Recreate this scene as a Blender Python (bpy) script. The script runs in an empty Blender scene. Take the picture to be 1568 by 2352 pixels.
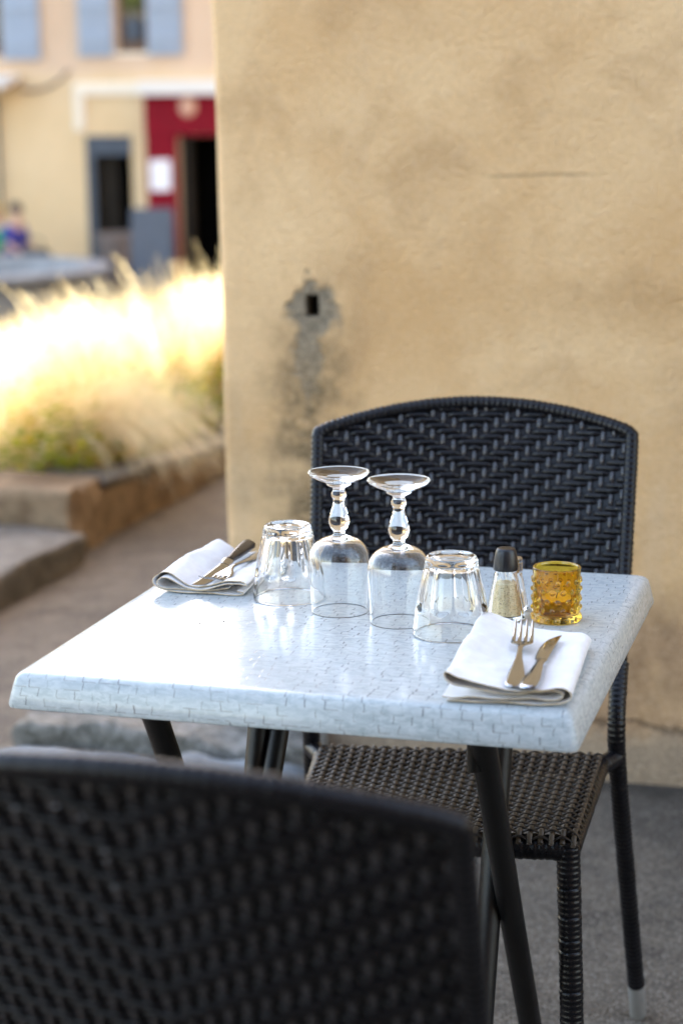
import bpy, math, random
import numpy as np
from mathutils import Vector, Matrix, noise as mnoise

random.seed(7)
rng = np.random.default_rng(7)
scene = bpy.context.scene
COL = scene.collection
PI = math.pi
rad = math.radians

# ------------------------------------------------------------------ camera (real place: seated photographer)
CW, CH, CF = 1568.0, 2352.0, 4450.0
CAM = np.array([0.893, -1.82, 1.324])
YAW, PIT, ROL = rad(-16.128), rad(11.813), rad(-0.656)


def cam_axes():
    f = np.array([math.sin(YAW) * math.cos(PIT), math.cos(YAW) * math.cos(PIT), -math.sin(PIT)])
    r = np.array([math.cos(YAW), -math.sin(YAW), 0])
    u = np.cross(r, f)
    return r * math.cos(ROL) + u * math.sin(ROL), -r * math.sin(ROL) + u * math.cos(ROL), f


AX = cam_axes()


def ray(px, py):
    return AX[0] * ((px - CW / 2) / CF) - AX[1] * ((py - CH / 2) / CF) + AX[2]


def at(px, py, depth):
    return CAM + ray(px, py) * depth


def on_plane(px, py, P, n):
    d = ray(px, py)
    return CAM + d * (np.dot(np.array(P) - CAM, n) / np.dot(d, n))


# ------------------------------------------------------------------ object helpers
def tag(o, label=None, cat=None, group=None, kind=None):
    if label: o['label'] = label
    if cat: o['category'] = cat
    if group: o['group'] = group
    if kind: o['kind'] = kind
    return o


def empty(name, loc=(0, 0, 0), rz=0.0):
    o = bpy.data.objects.new(name, None)
    o.location = loc
    o.rotation_euler = (0, 0, rz)
    o.empty_display_size = 0.05
    COL.objects.link(o)
    return o


def children(o):
    return [c for c in bpy.data.objects if c.parent is o]


def copy_tree(o, parent=None):
    c = o.copy()
    COL.objects.link(c)
    if parent is not None:
        c.parent = parent
        c.matrix_parent_inverse = o.matrix_parent_inverse.copy()
    for ch in children(o):
        copy_tree(ch, c)
    return c


class MB:
    def __init__(s):
        s.v, s.f, s.uv, s.m = [], [], [], []

    def add(s, verts, faces, uvs=None, mi=0):
        b = len(s.v)
        s.v.extend([tuple(map(float, p)) for p in verts])
        for k, fc in enumerate(faces):
            s.f.append(tuple(b + i for i in fc))
            s.uv.append(uvs[k] if uvs else None)
            s.m.append(mi)

    def box(s, lo, hi, mi=0):
        x0, y0, z0 = lo
        x1, y1, z1 = hi
        s.add([(x0, y0, z0), (x1, y0, z0), (x1, y1, z0), (x0, y1, z0), (x0, y0, z1), (x1, y0, z1), (x1, y1, z1), (x0, y1, z1)],
              [(3, 2, 1, 0), (4, 5, 6, 7), (0, 1, 5, 4), (1, 2, 6, 5), (2, 3, 7, 6), (3, 0, 4, 7)], mi=mi)

    def grid(s, P, closed_u=False, closed_v=False, mi=0, flip=False):
        """P[i][j] -> point"""
        n, m = len(P), len(P[0])
        vs = [p for row in P for p in row]
        fs = []
        for i in range(n if closed_u else n - 1):
            for j in range(m if closed_v else m - 1):
                a, b = i * m + j, i * m + (j + 1) % m
                c, d = ((i + 1) % n) * m + (j + 1) % m, ((i + 1) % n) * m + j
                fs.append((a, d, c, b) if flip else (a, b, c, d))
        s.add(vs, fs, mi=mi)

    def tube(s, path, rads, n=10, caps=True, squash=None, mi=0):
        P = [Vector(p) for p in path]
        if not hasattr(rads, '__len__'): rads = [rads] * len(P)
        T = [(P[min(i + 1, len(P) - 1)] - P[max(i - 1, 0)]).normalized() for i in range(len(P))]
        ref = Vector((0, 0, 1)) if abs(T[0].z) < 0.9 else Vector((0, 1, 0))
        nrm = (ref - T[0] * ref.dot(T[0])).normalized()
        rings = []
        for i in range(len(P)):
            nrm = (nrm - T[i] * nrm.dot(T[i])).normalized()
            bi = T[i].cross(nrm)
            ring = []
            for k in range(n):
                a = 2 * PI * k / n
                sx, sy = (1, 1) if squash is None else squash
                ring.append(P[i] + (nrm * math.cos(a) * sx + bi * math.sin(a) * sy) * rads[i])
            rings.append(ring)
        b = len(s.v)
        s.grid(rings, closed_v=True, mi=mi, flip=False)
        if caps:
            s.f.append(tuple(b + k for k in reversed(range(n)))); s.uv.append(None); s.m.append(mi)
            e = b + (len(P) - 1) * n
            s.f.append(tuple(e + k for k in range(n))); s.uv.append(None); s.m.append(mi)

    def lathe(s, prof, n=48, center=(0, 0, 0), rfun=None, closed=False, mi=0):
        cx, cy, cz = center
        rows = []
        for (r, z) in prof:
            row = []
            for k in range(n):
                a = 2 * PI * k / n
                rr = r if rfun is None else rfun(r, z, a)
                row.append((cx + rr * math.cos(a), cy + rr * math.sin(a), cz + z))
            rows.append(row)
        s.grid(rows, closed_v=True, mi=mi)

    def build(s, name, mats, parent=None, smooth=True, angle=40, merge=0.0):
        me = bpy.data.meshes.new(name)
        me.from_pydata(s.v, [], s.f)
        if not isinstance(mats, (list, tuple)): mats = [mats]
        for m in mats: me.materials.append(m)
        if any(s.m): me.polygons.foreach_set('material_index', s.m)
        if any(u is not None for u in s.uv):
            lay = me.uv_layers.new(name='UVMap')
            li = 0
            for f, u in zip(s.f, s.uv):
                for k in range(len(f)):
                    lay.data[li].uv = u[k] if u else (0, 0)
                    li += 1
        if merge > 0:
            import bmesh
            bm = bmesh.new(); bm.from_mesh(me)
            bmesh.ops.remove_doubles(bm, verts=bm.verts, dist=merge)
            bmesh.ops.recalc_face_normals(bm, faces=bm.faces)
            bm.to_mesh(me); bm.free()
        if smooth:
            me.polygons.foreach_set('use_smooth', [True] * len(me.polygons))
            if angle < 180:
                me.set_sharp_from_angle(angle=rad(angle))
        me.update()
        o = bpy.data.objects.new(name, me)
        COL.objects.link(o)
        if parent is not None: o.parent = parent
        return o


def rbox(mb, lo, hi, b=0.01, jig=0.0, seg=6, mi=0, seed=0):
    """rough rounded block: subdivided box, corners rounded, surface jittered by noise"""
    lo, hi = np.array(lo, float), np.array(hi, float)
    for ax in range(3):
        for sgn in (0, 1):
            a1, a2 = (ax + 1) % 3, (ax + 2) % 3
            rows = []
            for i in range(seg + 1):
                row = []
                for j in range(seg + 1):
                    p = np.zeros(3)
                    p[ax] = hi[ax] if sgn else lo[ax]
                    p[a1] = lo[a1] + (hi[a1] - lo[a1]) * i / seg
                    p[a2] = lo[a2] + (hi[a2] - lo[a2]) * j / seg
                    q = np.clip(p, lo + b, hi - b)
                    d = p - q
                    L = np.linalg.norm(d)
                    if L > 1e-9: p = q + d / L * b
                    if jig:
                        nv = mnoise.noise_vector(Vector(p * 9 + seed)) * jig + mnoise.noise_vector(Vector(p * 31 + seed)) * jig * .4
                        p = p + np.array(nv)
                    row.append(tuple(p))
                rows.append(row)
            mb.grid(rows, mi=mi, flip=not sgn)


def catmull(pts, per=6):
    P = [np.array(p, float) for p in pts]
    out = []
    for i in range(len(P) - 1):
        p0, p1, p2, p3 = P[max(i - 1, 0)], P[i], P[i + 1], P[min(i + 2, len(P) - 1)]
        for k in range(per):
            t = k / per
            out.append(0.5 * ((2 * p1) + (-p0 + p2) * t + (2 * p0 - 5 * p1 + 4 * p2 - p3) * t * t + (-p0 + 3 * p1 - 3 * p2 + p3) * t ** 3))
    out.append(P[-1])
    return out


def smooth01(t):
    t = min(1, max(0, t))
    return t * t * (3 - 2 * t)


# ------------------------------------------------------------------ material helpers
class NT:
    def __init__(s, name):
        s.mat = bpy.data.materials.new(name)
        s.mat.use_nodes = True
        s.t = s.mat.node_tree
        s.n = s.t.nodes
        s.n.clear()
        s.out = s.n.new('ShaderNodeOutputMaterial')
        s.co = s.n.new('ShaderNodeTexCoord')

    def link(s, a, b): s.t.links.new(a, b)

    def put(s, sock, v):
        if v is None: return
        if isinstance(v, bpy.types.NodeSocket): s.link(v, sock)
        elif hasattr(v, '__len__') and len(v) == 3 and sock.type == 'RGBA': sock.default_value = (*v, 1)
        else: sock.default_value = v

    def math(s, op, a, b=None, c=None, clamp=False):
        nd = s.n.new('ShaderNodeMath'); nd.operation = op; nd.use_clamp = clamp
        s.put(nd.inputs[0], a); s.put(nd.inputs[1], b)
        if c is not None: s.put(nd.inputs[2], c)
        return nd.outputs[0]

    def vmath(s, op, a, b=None):
        nd = s.n.new('ShaderNodeVectorMath'); nd.operation = op
        s.put(nd.inputs[0], a)
        if b is not None: s.put(nd.inputs[1], b)
        return nd.outputs['Value'] if op in ('LENGTH', 'DOT_PRODUCT') else nd.outputs[0]

    def noise(s, vec, scale, detail=4, rough=.55, dist=0, out=0):
        nd = s.n.new('ShaderNodeTexNoise')
        s.put(nd.inputs['Vector'], vec); s.put(nd.inputs['Scale'], scale)
        s.put(nd.inputs['Detail'], detail); s.put(nd.inputs['Roughness'], rough); s.put(nd.inputs['Distortion'], dist)
        return nd.outputs[out]

    def voro(s, vec, scale, feature='F1', out='Distance', rand=1.0):
        nd = s.n.new('ShaderNodeTexVoronoi'); nd.feature = feature
        s.put(nd.inputs['Vector'], vec); s.put(nd.inputs['Scale'], scale); s.put(nd.inputs['Randomness'], rand)
        return nd.outputs[out]

    def white(s, vec):
        nd = s.n.new('ShaderNodeTexWhiteNoise'); nd.noise_dimensions = '3D'
        s.put(nd.inputs['Vector'], vec)
        return nd.outputs['Value']

    def ramp(s, v, lo, hi, a=0.0, b=1.0):
        nd = s.n.new('ShaderNodeMapRange'); nd.interpolation_type = 'SMOOTHSTEP'
        s.put(nd.inputs['Value'], v); s.put(nd.inputs['From Min'], lo); s.put(nd.inputs['From Max'], hi)
        s.put(nd.inputs['To Min'], a); s.put(nd.inputs['To Max'], b)
        return nd.outputs[0]

    def mix(s, f, a, b, blend='MIX'):
        nd = s.n.new('ShaderNodeMix'); nd.data_type = 'RGBA'; nd.blend_type = blend
        s.put(nd.inputs[0], f); s.put(nd.inputs[6], a); s.put(nd.inputs[7], b)
        return nd.outputs[2]

    def sep(s, v):
        nd = s.n.new('ShaderNodeSeparateXYZ'); s.put(nd.inputs[0], v)
        return nd.outputs

    def comb(s, x, y, z):
        nd = s.n.new('ShaderNodeCombineXYZ')
        for i, q in enumerate((x, y, z)): s.put(nd.inputs[i], q)
        return nd.outputs[0]

    def bump(s, h, strength=.3, dist=.01, normal=None):
        nd = s.n.new('ShaderNodeBump')
        s.put(nd.inputs['Height'], h); s.put(nd.inputs['Strength'], strength); s.put(nd.inputs['Distance'], dist)
        if normal is not None: s.put(nd.inputs['Normal'], normal)
        return nd.outputs[0]

    def bsdf(s, **kw):
        nd = s.n.new('ShaderNodeBsdfPrincipled')
        names = dict(color='Base Color', rough='Roughness', metal='Metallic', normal='Normal', trans='Transmission Weight', ior='IOR',
                     spec='Specular IOR Level', coat='Coat Weight', sheen='Sheen Weight', sub='Subsurface Weight')
        for k, v in kw.items(): s.put(nd.inputs[names[k]], v)
        s.link(nd.outputs[0], s.out.inputs['Surface'])
        return nd


M = {}


def plain(name, col, rough=.5, metal=0.0, nscale=30, namt=.12, bump=0.0, bscale=200, spec=.5, coord='Object'):
    t = NT(name)
    c = t.co.outputs[coord]
    n = t.noise(c, nscale, 5)
    dark = tuple(x * (1 - namt) for x in col); lite = tuple(min(1, x * (1 + namt)) for x in col)
    kw = dict(color=t.mix(t.ramp(n, .3, .7), dark, lite), rough=t.ramp(n, .3, .7, rough * .88, min(1, rough * 1.1)), metal=metal, spec=spec)
    if bump: kw['normal'] = t.bump(t.noise(c, bscale, 3), bump, .002)
    t.bsdf(**kw)
    M[name] = t.mat
    return t.mat


def wall_plaster():
    t = NT('plaster')
    P = t.n.new('ShaderNodeNewGeometry').outputs['Position']
    X, Y, Z = t.sep(P)
    flat = t.comb(X, 0.0, Z)
    big = t.noise(flat, 1.6, 5, .6, .4)
    mid = t.noise(t.vmath('ADD', flat, (5, 0, 3)), 5.5, 5, .6, .6)
    fine = t.noise(P, 260, 3, .6)
    base = t.mix(t.ramp(big, .35, .66), (.68, .425, .20), (.84, .585, .325))
    base = t.mix(t.ramp(mid, .48, .72, 0, .55), base, (.50, .31, .15))
    streak = t.noise(t.comb(t.math('MULTIPLY', X, 7.0), 0.0, t.math('MULTIPLY', Z, 1.1)), 1.0, 4, .6, .3)
    base = t.mix(t.ramp(streak, .55, .75, 0, .35), base, (.68, .51, .34))
    base = t.mix(t.ramp(fine, .38, .70, 0, .30), base, (.30, .19, .10))
    # run-off stain below the hole
    wob = t.noise(flat, 11, 5, .65)
    wobc = t.math('SUBTRACT', wob, .5)
    sx = t.math('ABSOLUTE', t.math('ADD', t.math('ADD', X, .235), t.math('MULTIPLY', wobc, .12)))
    stx = t.ramp(sx, .02, .13, 1, 0)
    stz = t.math('MULTIPLY', t.ramp(Z, .20, .52, .65, 1), t.ramp(Z, .78, .98, 1, 0))
    stm = t.math('MULTIPLY', t.math('MULTIPLY', stx, stz), t.ramp(t.noise(flat, 16, 6, .7), .36, .60, .25, 1))
    base = t.mix(t.math('MULTIPLY', stm, 1.0), base, (.18, .125, .065))
    # grey damp bloom at the left corner
    lf = t.math('MULTIPLY', t.ramp(X, -.42, -.16, 1, 0), t.ramp(Z, .25, 1.0, 1, 0))
    base = t.mix(t.math('MULTIPLY', lf, t.ramp(mid, .35, .65, .15, .75)), base, (.34, .255, .155))
    # exposed grey render round the hole
    d1 = t.vmath('LENGTH', t.vmath('MULTIPLY', t.vmath('ADD', flat, (.226, 0, -.925)), (16.3, 0, 11.8)))
    d2 = t.vmath('LENGTH', t.vmath('MULTIPLY', t.vmath('ADD', flat, (.240, 0, -.845)), (26.0, 0, 8.5)))
    dd = t.math('ADD', t.math('MINIMUM', d1, d2), t.math('MULTIPLY', wobc, 1.7))
    dd = t.math('ADD', dd, t.math('MULTIPLY', t.math('SUBTRACT', t.noise(flat, 45, 4), .5), .6))
    pm = t.math('MULTIPLY', t.ramp(dd, .62, .98, 1, 0), t.ramp(Z, .80, .90, .65, 1))
    grey = t.mix(t.ramp(t.noise(flat, 55, 5, .7), .35, .68), (.15, .125, .09), (.31, .26, .19))
    base = t.mix(pm, base, grey)
    # damp reddish foot of the wall, grey cement strip
    edge = t.math('ADD', Z, t.math('MULTIPLY', wobc, .14))
    damp = t.ramp(edge, .30, .42, 1, 0)
    dc = t.mix(t.ramp(t.noise(flat, 9, 6, .65), .36, .64), (.225, .135, .075), (.40, .255, .145))
    base = t.mix(t.math('MULTIPLY', damp, t.ramp(mid, .25, .6, .55, .95)), base, dc)
    foot = t.ramp(edge, .07, .13, 1, 0)
    base = t.mix(t.math('MULTIPLY', foot, .75), base, (.27, .215, .155))
    # scratch and crack lines
    cz = t.math('ADD', t.math('SUBTRACT', Z, 1.193), t.math('MULTIPLY', t.math('SUBTRACT', t.noise(flat, 12, 3), .5), .012))
    sc = t.math('MULTIPLY', t.ramp(t.math('ABSOLUTE', cz), .0012, .0035, 1, 0), t.math('MULTIPLY', t.ramp(X, .10, .16), t.ramp(X, .28, .36, 1, 0)))
    base = t.mix(t.math('MULTIPLY', sc, .6), base, (.20, .12, .06))
    ck = t.math('SUBTRACT', Z, t.math('ADD', .118, t.math('MULTIPLY', wobc, .10)))
    ckm = t.ramp(t.math('ABSOLUTE', ck), .002, .006, 1, 0)
    base = t.mix(t.math('MULTIPLY', ckm, .65), base, (.10, .065, .04))
    gr = t.noise(P, 130, 2, .5)
    base = t.mix(t.ramp(gr, .45, .72, 0, .22), base, (.80, .60, .40))
    h = t.math('ADD', t.math('ADD', t.math('MULTIPLY', fine, .6), t.math('MULTIPLY', gr, 1.2)), t.math('MULTIPLY', t.noise(P, 60, 4, .6), .5))
    h = t.math('ADD', h, t.math('MULTIPLY', pm, -1.6))
    h = t.math('ADD', h, t.math('MULTIPLY', ckm, -2.0))
    h = t.math('ADD', h, t.math('MULTIPLY', mid, 1.5))
    t.bsdf(color=base, rough=.92, spec=.2, normal=t.bump(h, .8, .005))
    M['plaster'] = t.mat


def ground_mat():
    t = NT('ground')
    P = t.n.new('ShaderNodeNewGeometry').outputs['Position']
    n1 = t.noise(P, 1.1, 5, .6); n2 = t.noise(P, 9, 6, .65); n3 = t.noise(P, 120, 4, .7)
    v = t.voro(P, 210, out='Color'); vd = t.voro(P, 210)
    n4 = t.noise(t.vmath('ADD', P, (3, 7, 0)), 3.2, 6, .7, .8)
    col = t.mix(t.ramp(n1, .3, .7), (.155, .130, .102), (.225, .192, .155))
    col = t.mix(t.ramp(n2, .38, .68, 0, .6), col, (.075, .066, .057))
    col = t.mix(t.ramp(n4, .48, .68, 0, .75), col, (.065, .057, .05))
    vs = t.sep(v)
    col = t.mix(t.math('MULTIPLY', t.ramp(vs[0], .6, 1.0), .6), col, (.36, .32, .27))
    col = t.mix(t.math('MULTIPLY', t.ramp(vs[1], .70, .95), .6), col, (.07, .06, .05))
    col = t.mix(t.ramp(n3, .46, .66, 0, .55), col, (.060, .052, .044))
    col = t.mix(t.ramp(t.noise(t.vmath('ADD', P, (1, 2, 3)), 160, 3, .7), .54, .70, 0, .55), col, (.36, .32, .27))
    yy = t.sep(P)[1]; xx = t.sep(P)[0]
    foot_dark = t.math('MULTIPLY', t.math('MULTIPLY', t.ramp(t.math('ADD', yy, t.math('MULTIPLY', n2, .14)), 1.78, 1.93), t.ramp(yy, 2.2, 2.3, 1, 0)), t.ramp(xx, -.75, -.55))
    col = t.mix(t.math('MULTIPLY', foot_dark, .8), col, (.04, .034, .028))  # ground darker along the foot of the wall
    h = t.math('ADD', t.math('MULTIPLY', vd, -1.0), t.math('MULTIPLY', n3, .8))
    t.bsdf(color=col, rough=.92, spec=.2, normal=t.bump(t.math('ADD', h, t.math('MULTIPLY', n2, 2.0)), .9, .008))
    M['ground'] = t.mat


def stone(name, a, b, c, scale=14, bumpd=.012):
    t = NT(name)
    P = t.n.new('ShaderNodeNewGeometry').outputs['Position']
    n1 = t.noise(P, scale, 6, .65, .5); n2 = t.noise(P, scale * 5, 5, .7)
    col = t.mix(t.ramp(n1, .36, .64), a, b)
    col = t.mix(t.ramp(n2, .52, .70, 0, .8), col, c)
    h = t.math('ADD', n1, t.math('MULTIPLY', n2, .5))
    t.bsdf(color=col, rough=.85, spec=.3, normal=t.bump(h, .8, bumpd))
    M[name] = t.mat


def laminate():
    t = NT('laminate')
    U, V, _ = t.sep(t.co.outputs['UV'])
    bw, bh = .0205, .0098
    vr = t.math('DIVIDE', V, bh)
    row = t.math('FLOOR', vr)
    off = t.white(t.comb(row, 3.1, 0.0))
    ur = t.math('ADD', t.math('DIVIDE', U, bw), t.math('MULTIPLY', off, 7.0))
    ur = t.math('ADD', ur, t.math('MULTIPLY', t.math('SUBTRACT', t.noise(t.comb(U, V, 0.0), 60, 2), .5), .35))
    cell = t.math('FLOOR', ur)
    fu, fv = t.math('SUBTRACT', ur, cell), t.math('SUBTRACT', vr, row)
    r1 = t.white(t.comb(cell, row, 1.0)); r2 = t.white(t.comb(cell, row, 2.0)); r3 = t.white(t.comb(cell, row, 5.0))
    vj = t.math('MULTIPLY', t.ramp(fu, .0, t.math('ADD', .035, t.math('MULTIPLY', r3, .085)), 1, 0), t.ramp(r1, .12, .38))
    vj = t.math('MULTIPLY', vj, t.math('MULTIPLY', t.ramp(fv, .02, .12), t.ramp(fv, .85, 1.0, 1, .2)))
    hj = t.math('MULTIPLY', t.ramp(fv, .05, .14, 1, 0), t.ramp(r2, .25, .70))
    vis = t.ramp(t.noise(t.comb(U, V, 0.0), 11, 4, .65), .36, .60, .5, 1)
    vj = t.math('MULTIPLY', vj, vis)
    hj = t.math('MULTIPLY', hj, vis)
    hj = t.math('MULTIPLY', hj, t.ramp(fu, t.math('MULTIPLY', r3, .8), t.math('ADD', t.math('MULTIPLY', r3, .8), .15), 1, 0))
    vec = t.comb(t.math('MULTIPLY', U, 1.0), t.math('MULTIPLY', V, 2.6), 0.0)
    n1 = t.noise(vec, 70, 6, .7, .8); n2 = t.noise(vec, 14, 4, .6)
    col = t.mix(t.ramp(n1, .34, .66), (.355, .405, .42), (.545, .59, .60))
    col = t.mix(t.ramp(n2, .35, .7, 0, .5), col, (.48, .525, .545))
    col = t.mix(t.math('MULTIPLY', t.ramp(r2, .6, 1), .35), col, (.50, .54, .56))
    col = t.mix(t.math('MULTIPLY', vj, .9), col, (.075, .06, .055))
    col = t.mix(t.math('MULTIPLY', hj, .6), col, (.15, .125, .11))
    n3 = t.noise(t.co.outputs['Object'], 7, 4, .6)
    t.bsdf(color=col, rough=t.ramp(n3, .3, .7, .13, .20), spec=.34, normal=t.bump(t.math('SUBTRACT', t.math('MULTIPLY', n1, .25), t.math('ADD', vj, t.math('MULTIPLY', hj, .6))), .12, .0008))
    M['laminate'] = t.mat


def linen():
    t = NT('linen')
    O = t.co.outputs['Object']
    X, Y, Z = t.sep(O)
    wa = t.math('SINE', t.math('MULTIPLY', t.math('ADD', X, t.math('MULTIPLY', Z, .6)), 5200.0)); wb = t.math('SINE', t.math('MULTIPLY', Y, 5200.0))
    slub = t.noise(t.comb(t.math('MULTIPLY', X, 900.0), t.math('MULTIPLY', Y, 40.0), 0.0), 1.0, 3)
    slub2 = t.noise(t.comb(t.math('MULTIPLY', X, 40.0), t.math('MULTIPLY', Y, 900.0), 0.0), 1.0, 3)
    n = t.noise(O, 45, 4)
    col = t.mix(t.ramp(n, .3, .7), (.76, .745, .735), (.83, .82, .815))
    col = t.mix(t.ramp(slub, .5, .8, 0, .25), col, (.66, .64, .62))
    h = t.math('ADD', t.math('MULTIPLY', wa, wb), t.math('MULTIPLY', t.math('ADD', slub, slub2), 2.0))
    t.bsdf(color=col, rough=.9, spec=.2, sheen=.15, normal=t.bump(h, .25, .0005, t.bump(t.noise(O, 55, 4, .6), .25, .003)))
    M['linen'] = t.mat


def wicker(name, a, b, rough, spec=.5):
    t = NT(name)
    O = t.co.outputs['Object']
    n = t.noise(O, 30, 4); n2 = t.noise(O, 420, 3, .7)
    col = t.mix(t.ramp(n, .3, .7), a, b)
    t.bsdf(color=col, rough=t.ramp(n2, .3, .7, rough * .8, rough * 1.25), spec=spec, normal=t.bump(n2, .18, .0008))
    M[name] = t.mat


def glass(name, col=(1, 1, 1), rough=0.0, ior=1.5):
    t = NT(name)
    n = t.noise(t.co.outputs['Object'], 25, 4, .6)
    t.bsdf(color=col, rough=t.ramp(n, .55, .8, rough, rough + .012), trans=1.0, ior=ior)
    M[name] = t.mat


def pepper_mat():
    t = NT('ground_pepper')
    O = t.co.outputs['Object']
    v = t.sep(t.voro(O, 1500, out='Color'))
    n = t.noise(O, 120, 4)
    col = t.mix(t.ramp(n, .3, .7), (.50, .40, .22), (.66, .55, .33))
    col = t.mix(t.ramp(v[0], .82, .92), col, (.12, .08, .045))
    col = t.mix(t.ramp(v[1], .75, .9), col, (.62, .54, .36))
    t.bsdf(color=col, rough=.95, normal=t.bump(v[2], .5, .0008))
    M['ground_pepper'] = t.mat


def leafy(name, a, b, transl=.5):
    t = NT(name)
    oi = t.n.new('ShaderNodeNewGeometry')
    r = oi.outputs['Random Per Island']
    col = t.mix(r, a, b)
    d = t.n.new('ShaderNodeBsdfDiffuse'); tr = t.n.new('ShaderNodeBsdfTranslucent'); mx = t.n.new('ShaderNodeMixShader')
    t.put(d.inputs['Color'], col); t.put(tr.inputs['Color'], col)
    mx.inputs[0].default_value = transl
    t.link(d.outputs[0], mx.inputs[1]); t.link(tr.outputs[0], mx.inputs[2]); t.link(mx.outputs[0], t.out.inputs['Surface'])
    M[name] = t.mat


def facade_mat():
    t = NT('facade_paint')
    P = t.co.outputs['Object']
    X, Y, Z = t.sep(P)
    n1 = t.noise(P, .7, 5, .6); n2 = t.noise(P, 6, 5, .6); n3 = t.noise(P, 60, 3)
    up = t.ramp(t.math('ADD', Z, t.math('MULTIPLY', n1, .3)), 3.05, 3.35)
    low = t.mix(t.ramp(n1, .3, .7), (.64, .475, .28), (.72, .55, .345))
    hi = t.mix(t.ramp(n1, .3, .7), (.56, .405, .285), (.63, .47, .345))
    col = t.mix(up, low, hi)
    col = t.mix(t.ramp(n2, .5, .75, 0, .25), col, (.48, .36, .22))
    t.bsdf(color=col, rough=.93, spec=.2, normal=t.bump(t.math('ADD', n2, n3), .3, .01))
    M['facade_paint'] = t.mat


wall_plaster(); ground_mat(); laminate(); linen(); facade_mat(); pepper_mat()
wicker('wicker', (.0027, .0028, .0042), (.0055, .0055, .0078), .30, .28)  # bluish base carries the sky's reflection in its colour
wicker('wicker_glint', (.014, .0135, .017), (.027, .026, .031), .30, .75)  # upright strands paler: the light they catch is put into the colour
wicker('wicker_seat', (.010, .0075, .0058), (.018, .0135, .010), .38, .32)
wicker('wicker_nub', (.055, .040, .026), (.085, .062, .040), .42, .45)
plain('black_metal', (.004, .004, .0045), .36, 0, 60, .2, .25, 700, .3)
plain('grey_plastic', (.20, .195, .185), .5)
plain('dark_plastic', (.010, .011, .014), .34, 0, 60, .2, .06, 900)
plain('steel', (.46, .49, .54), .12, 1.0, 20, .04)
plain('steel_dull', (.55, .55, .56), .22, 1.0, 60, .06)
plain('horn_handle', (.035, .026, .02), .3, 0, 40, .4)
plain('linen_bounce', (.62, .50, .34), .95, 0, 200, .15, .3, 900, spec=.1)  # warm light bounced inside the folds, painted on the ends
plain('wax', (.80, .74, .58), .5, 0, 40, .06)
plain('salt', (.82, .81, .79), .8, 0, 500, .08, .3, 900)
glass('clear_glass', (.985, .992, .99))
glass('amber_glass', (.86, .555, .06), 0.0, 1.5)
stone('rough_stone', (.10, .096, .082), (.25, .24, .22), (.42, .405, .38), 22, .02)
stone('slab_stone', (.10, .12, .14), (.18, .21, .24), (.24, .225, .20), 9, .012)
stone('planter_stone', (.15, .10, .06), (.27, .195, .125), (.09, .065, .045), 6, .02)
stone('kerb_stone', (.085, .08, .074), (.16, .15, .138), (.24, .215, .19), 7, .02)
stone('basin_stone', (.20, .20, .205), (.31, .315, .325), (.38, .36, .34), 3, .02)
stone('blocker_stone', (.06, .045, .03), (.11, .085, .06), (.04, .03, .022), 4, .02)
stone('soil', (.03, .022, .014), (.06, .045, .03), (.09, .07, .045), 25, .02)
leafy('straw', (.74, .61, .32), (.94, .84, .57), .5)
leafy('shade_straw', (.80, .68, .44), (.92, .84, .64), .4)
leafy('green_leaf', (.14, .26, .025), (.58, .52, .05), .5)
leafy('flower_petal', (.85, .50, .02), (.90, .62, .05), .4)
leafy('dry_leaf', (.30, .13, .04), (.42, .24, .10), .3)
plain('shutter_paint', (.27, .325, .415), .55, 0, 6, .05)
plain('cream_trim', (.78, .70, .58), .8, 0, 5, .05)
plain('white_trim', (.70, .67, .64), .7, 0, 5, .04)
plain('red_paint', (.20, .008, .018), .8, 0, 5, .12, spec=.1)
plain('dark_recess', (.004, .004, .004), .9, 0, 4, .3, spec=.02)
plain('dark_wood', (.022, .018, .014), .8, 0, 8, .3, spec=.1)
plain('grey_frame', (.075, .09, .115), .7, 0, 8, .15, spec=.15)
plain('paper', (.84, .83, .88), .8, 0, 8, .03)
plain('pale_speck', (.13, .13, .14), .8, 0, 8, .2)  # small pale grey dots on the near chair back
plain('emblem', (.62, .35, .25), .6)
plain('board_grey', (.07, .08, .105), .6, 0, 4, .15)
plain('curtain_green', (.09, .10, .02), .9, 0, 8, .5)
plain('brown_wood', (.12, .06, .03), .6, 0, 8, .25)
plain('skin', (.55, .33, .24), .55, 0, 20, .08)
plain('hair_dark', (.035, .026, .02), .55, 0, 40, .3)
plain('hair_blond', (.48, .33, .13), .55, 0, 40, .2)
plain('shirt_blue', (.045, .04, .26), .8, 0, 20, .2)
plain('shirt_green', (.02, .24, .09), .8, 0, 20, .2)
plain('trousers', (.03, .03, .04), .8, 0, 20, .2)
plain('roof_tile', (.34, .16, .09), .85, 0, 6, .3)
plain('pane_dark', (.02, .022, .022), .08, 0, 3, .1)
plain('pot_clay', (.17, .13, .115), .7, 0, 10, .2)

# ================================================================== SETTING
# ---- ground: flat near the terrace, falling gently to the square
def ground_z(x, y):
    d = (x * -0.278 + y * 0.96)
    return -1.2 * smooth01((d - 7.0) / 13.0)


g = MB()
xs = np.concatenate([[-400, -150, -70], np.arange(-40, 41, 2.0), [70, 150, 400]])
ys = np.concatenate([[-400, -150, -60], np.arange(-20, 45, 1.0), [70, 150, 400]])
g.grid([[(x, y, ground_z(x, y)) for x in xs] for y in ys], flip=True)
go = g.build('ground', M['ground'], None, True, 180)
tag(go, 'grey brown concrete ground of speckled worn aggregate under the table', 'ground', kind='structure')
for p in go.data.polygons:
    if p.normal.z < 0: go.data.flip_normals(); break

# ---- near building whose plaster wall stands behind the chair
WY, WX, WH = 1.87, -0.424, 14.0
hx0, hx1, hz0, hz1 = -.2445, -.2155, .915, .966


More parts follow.
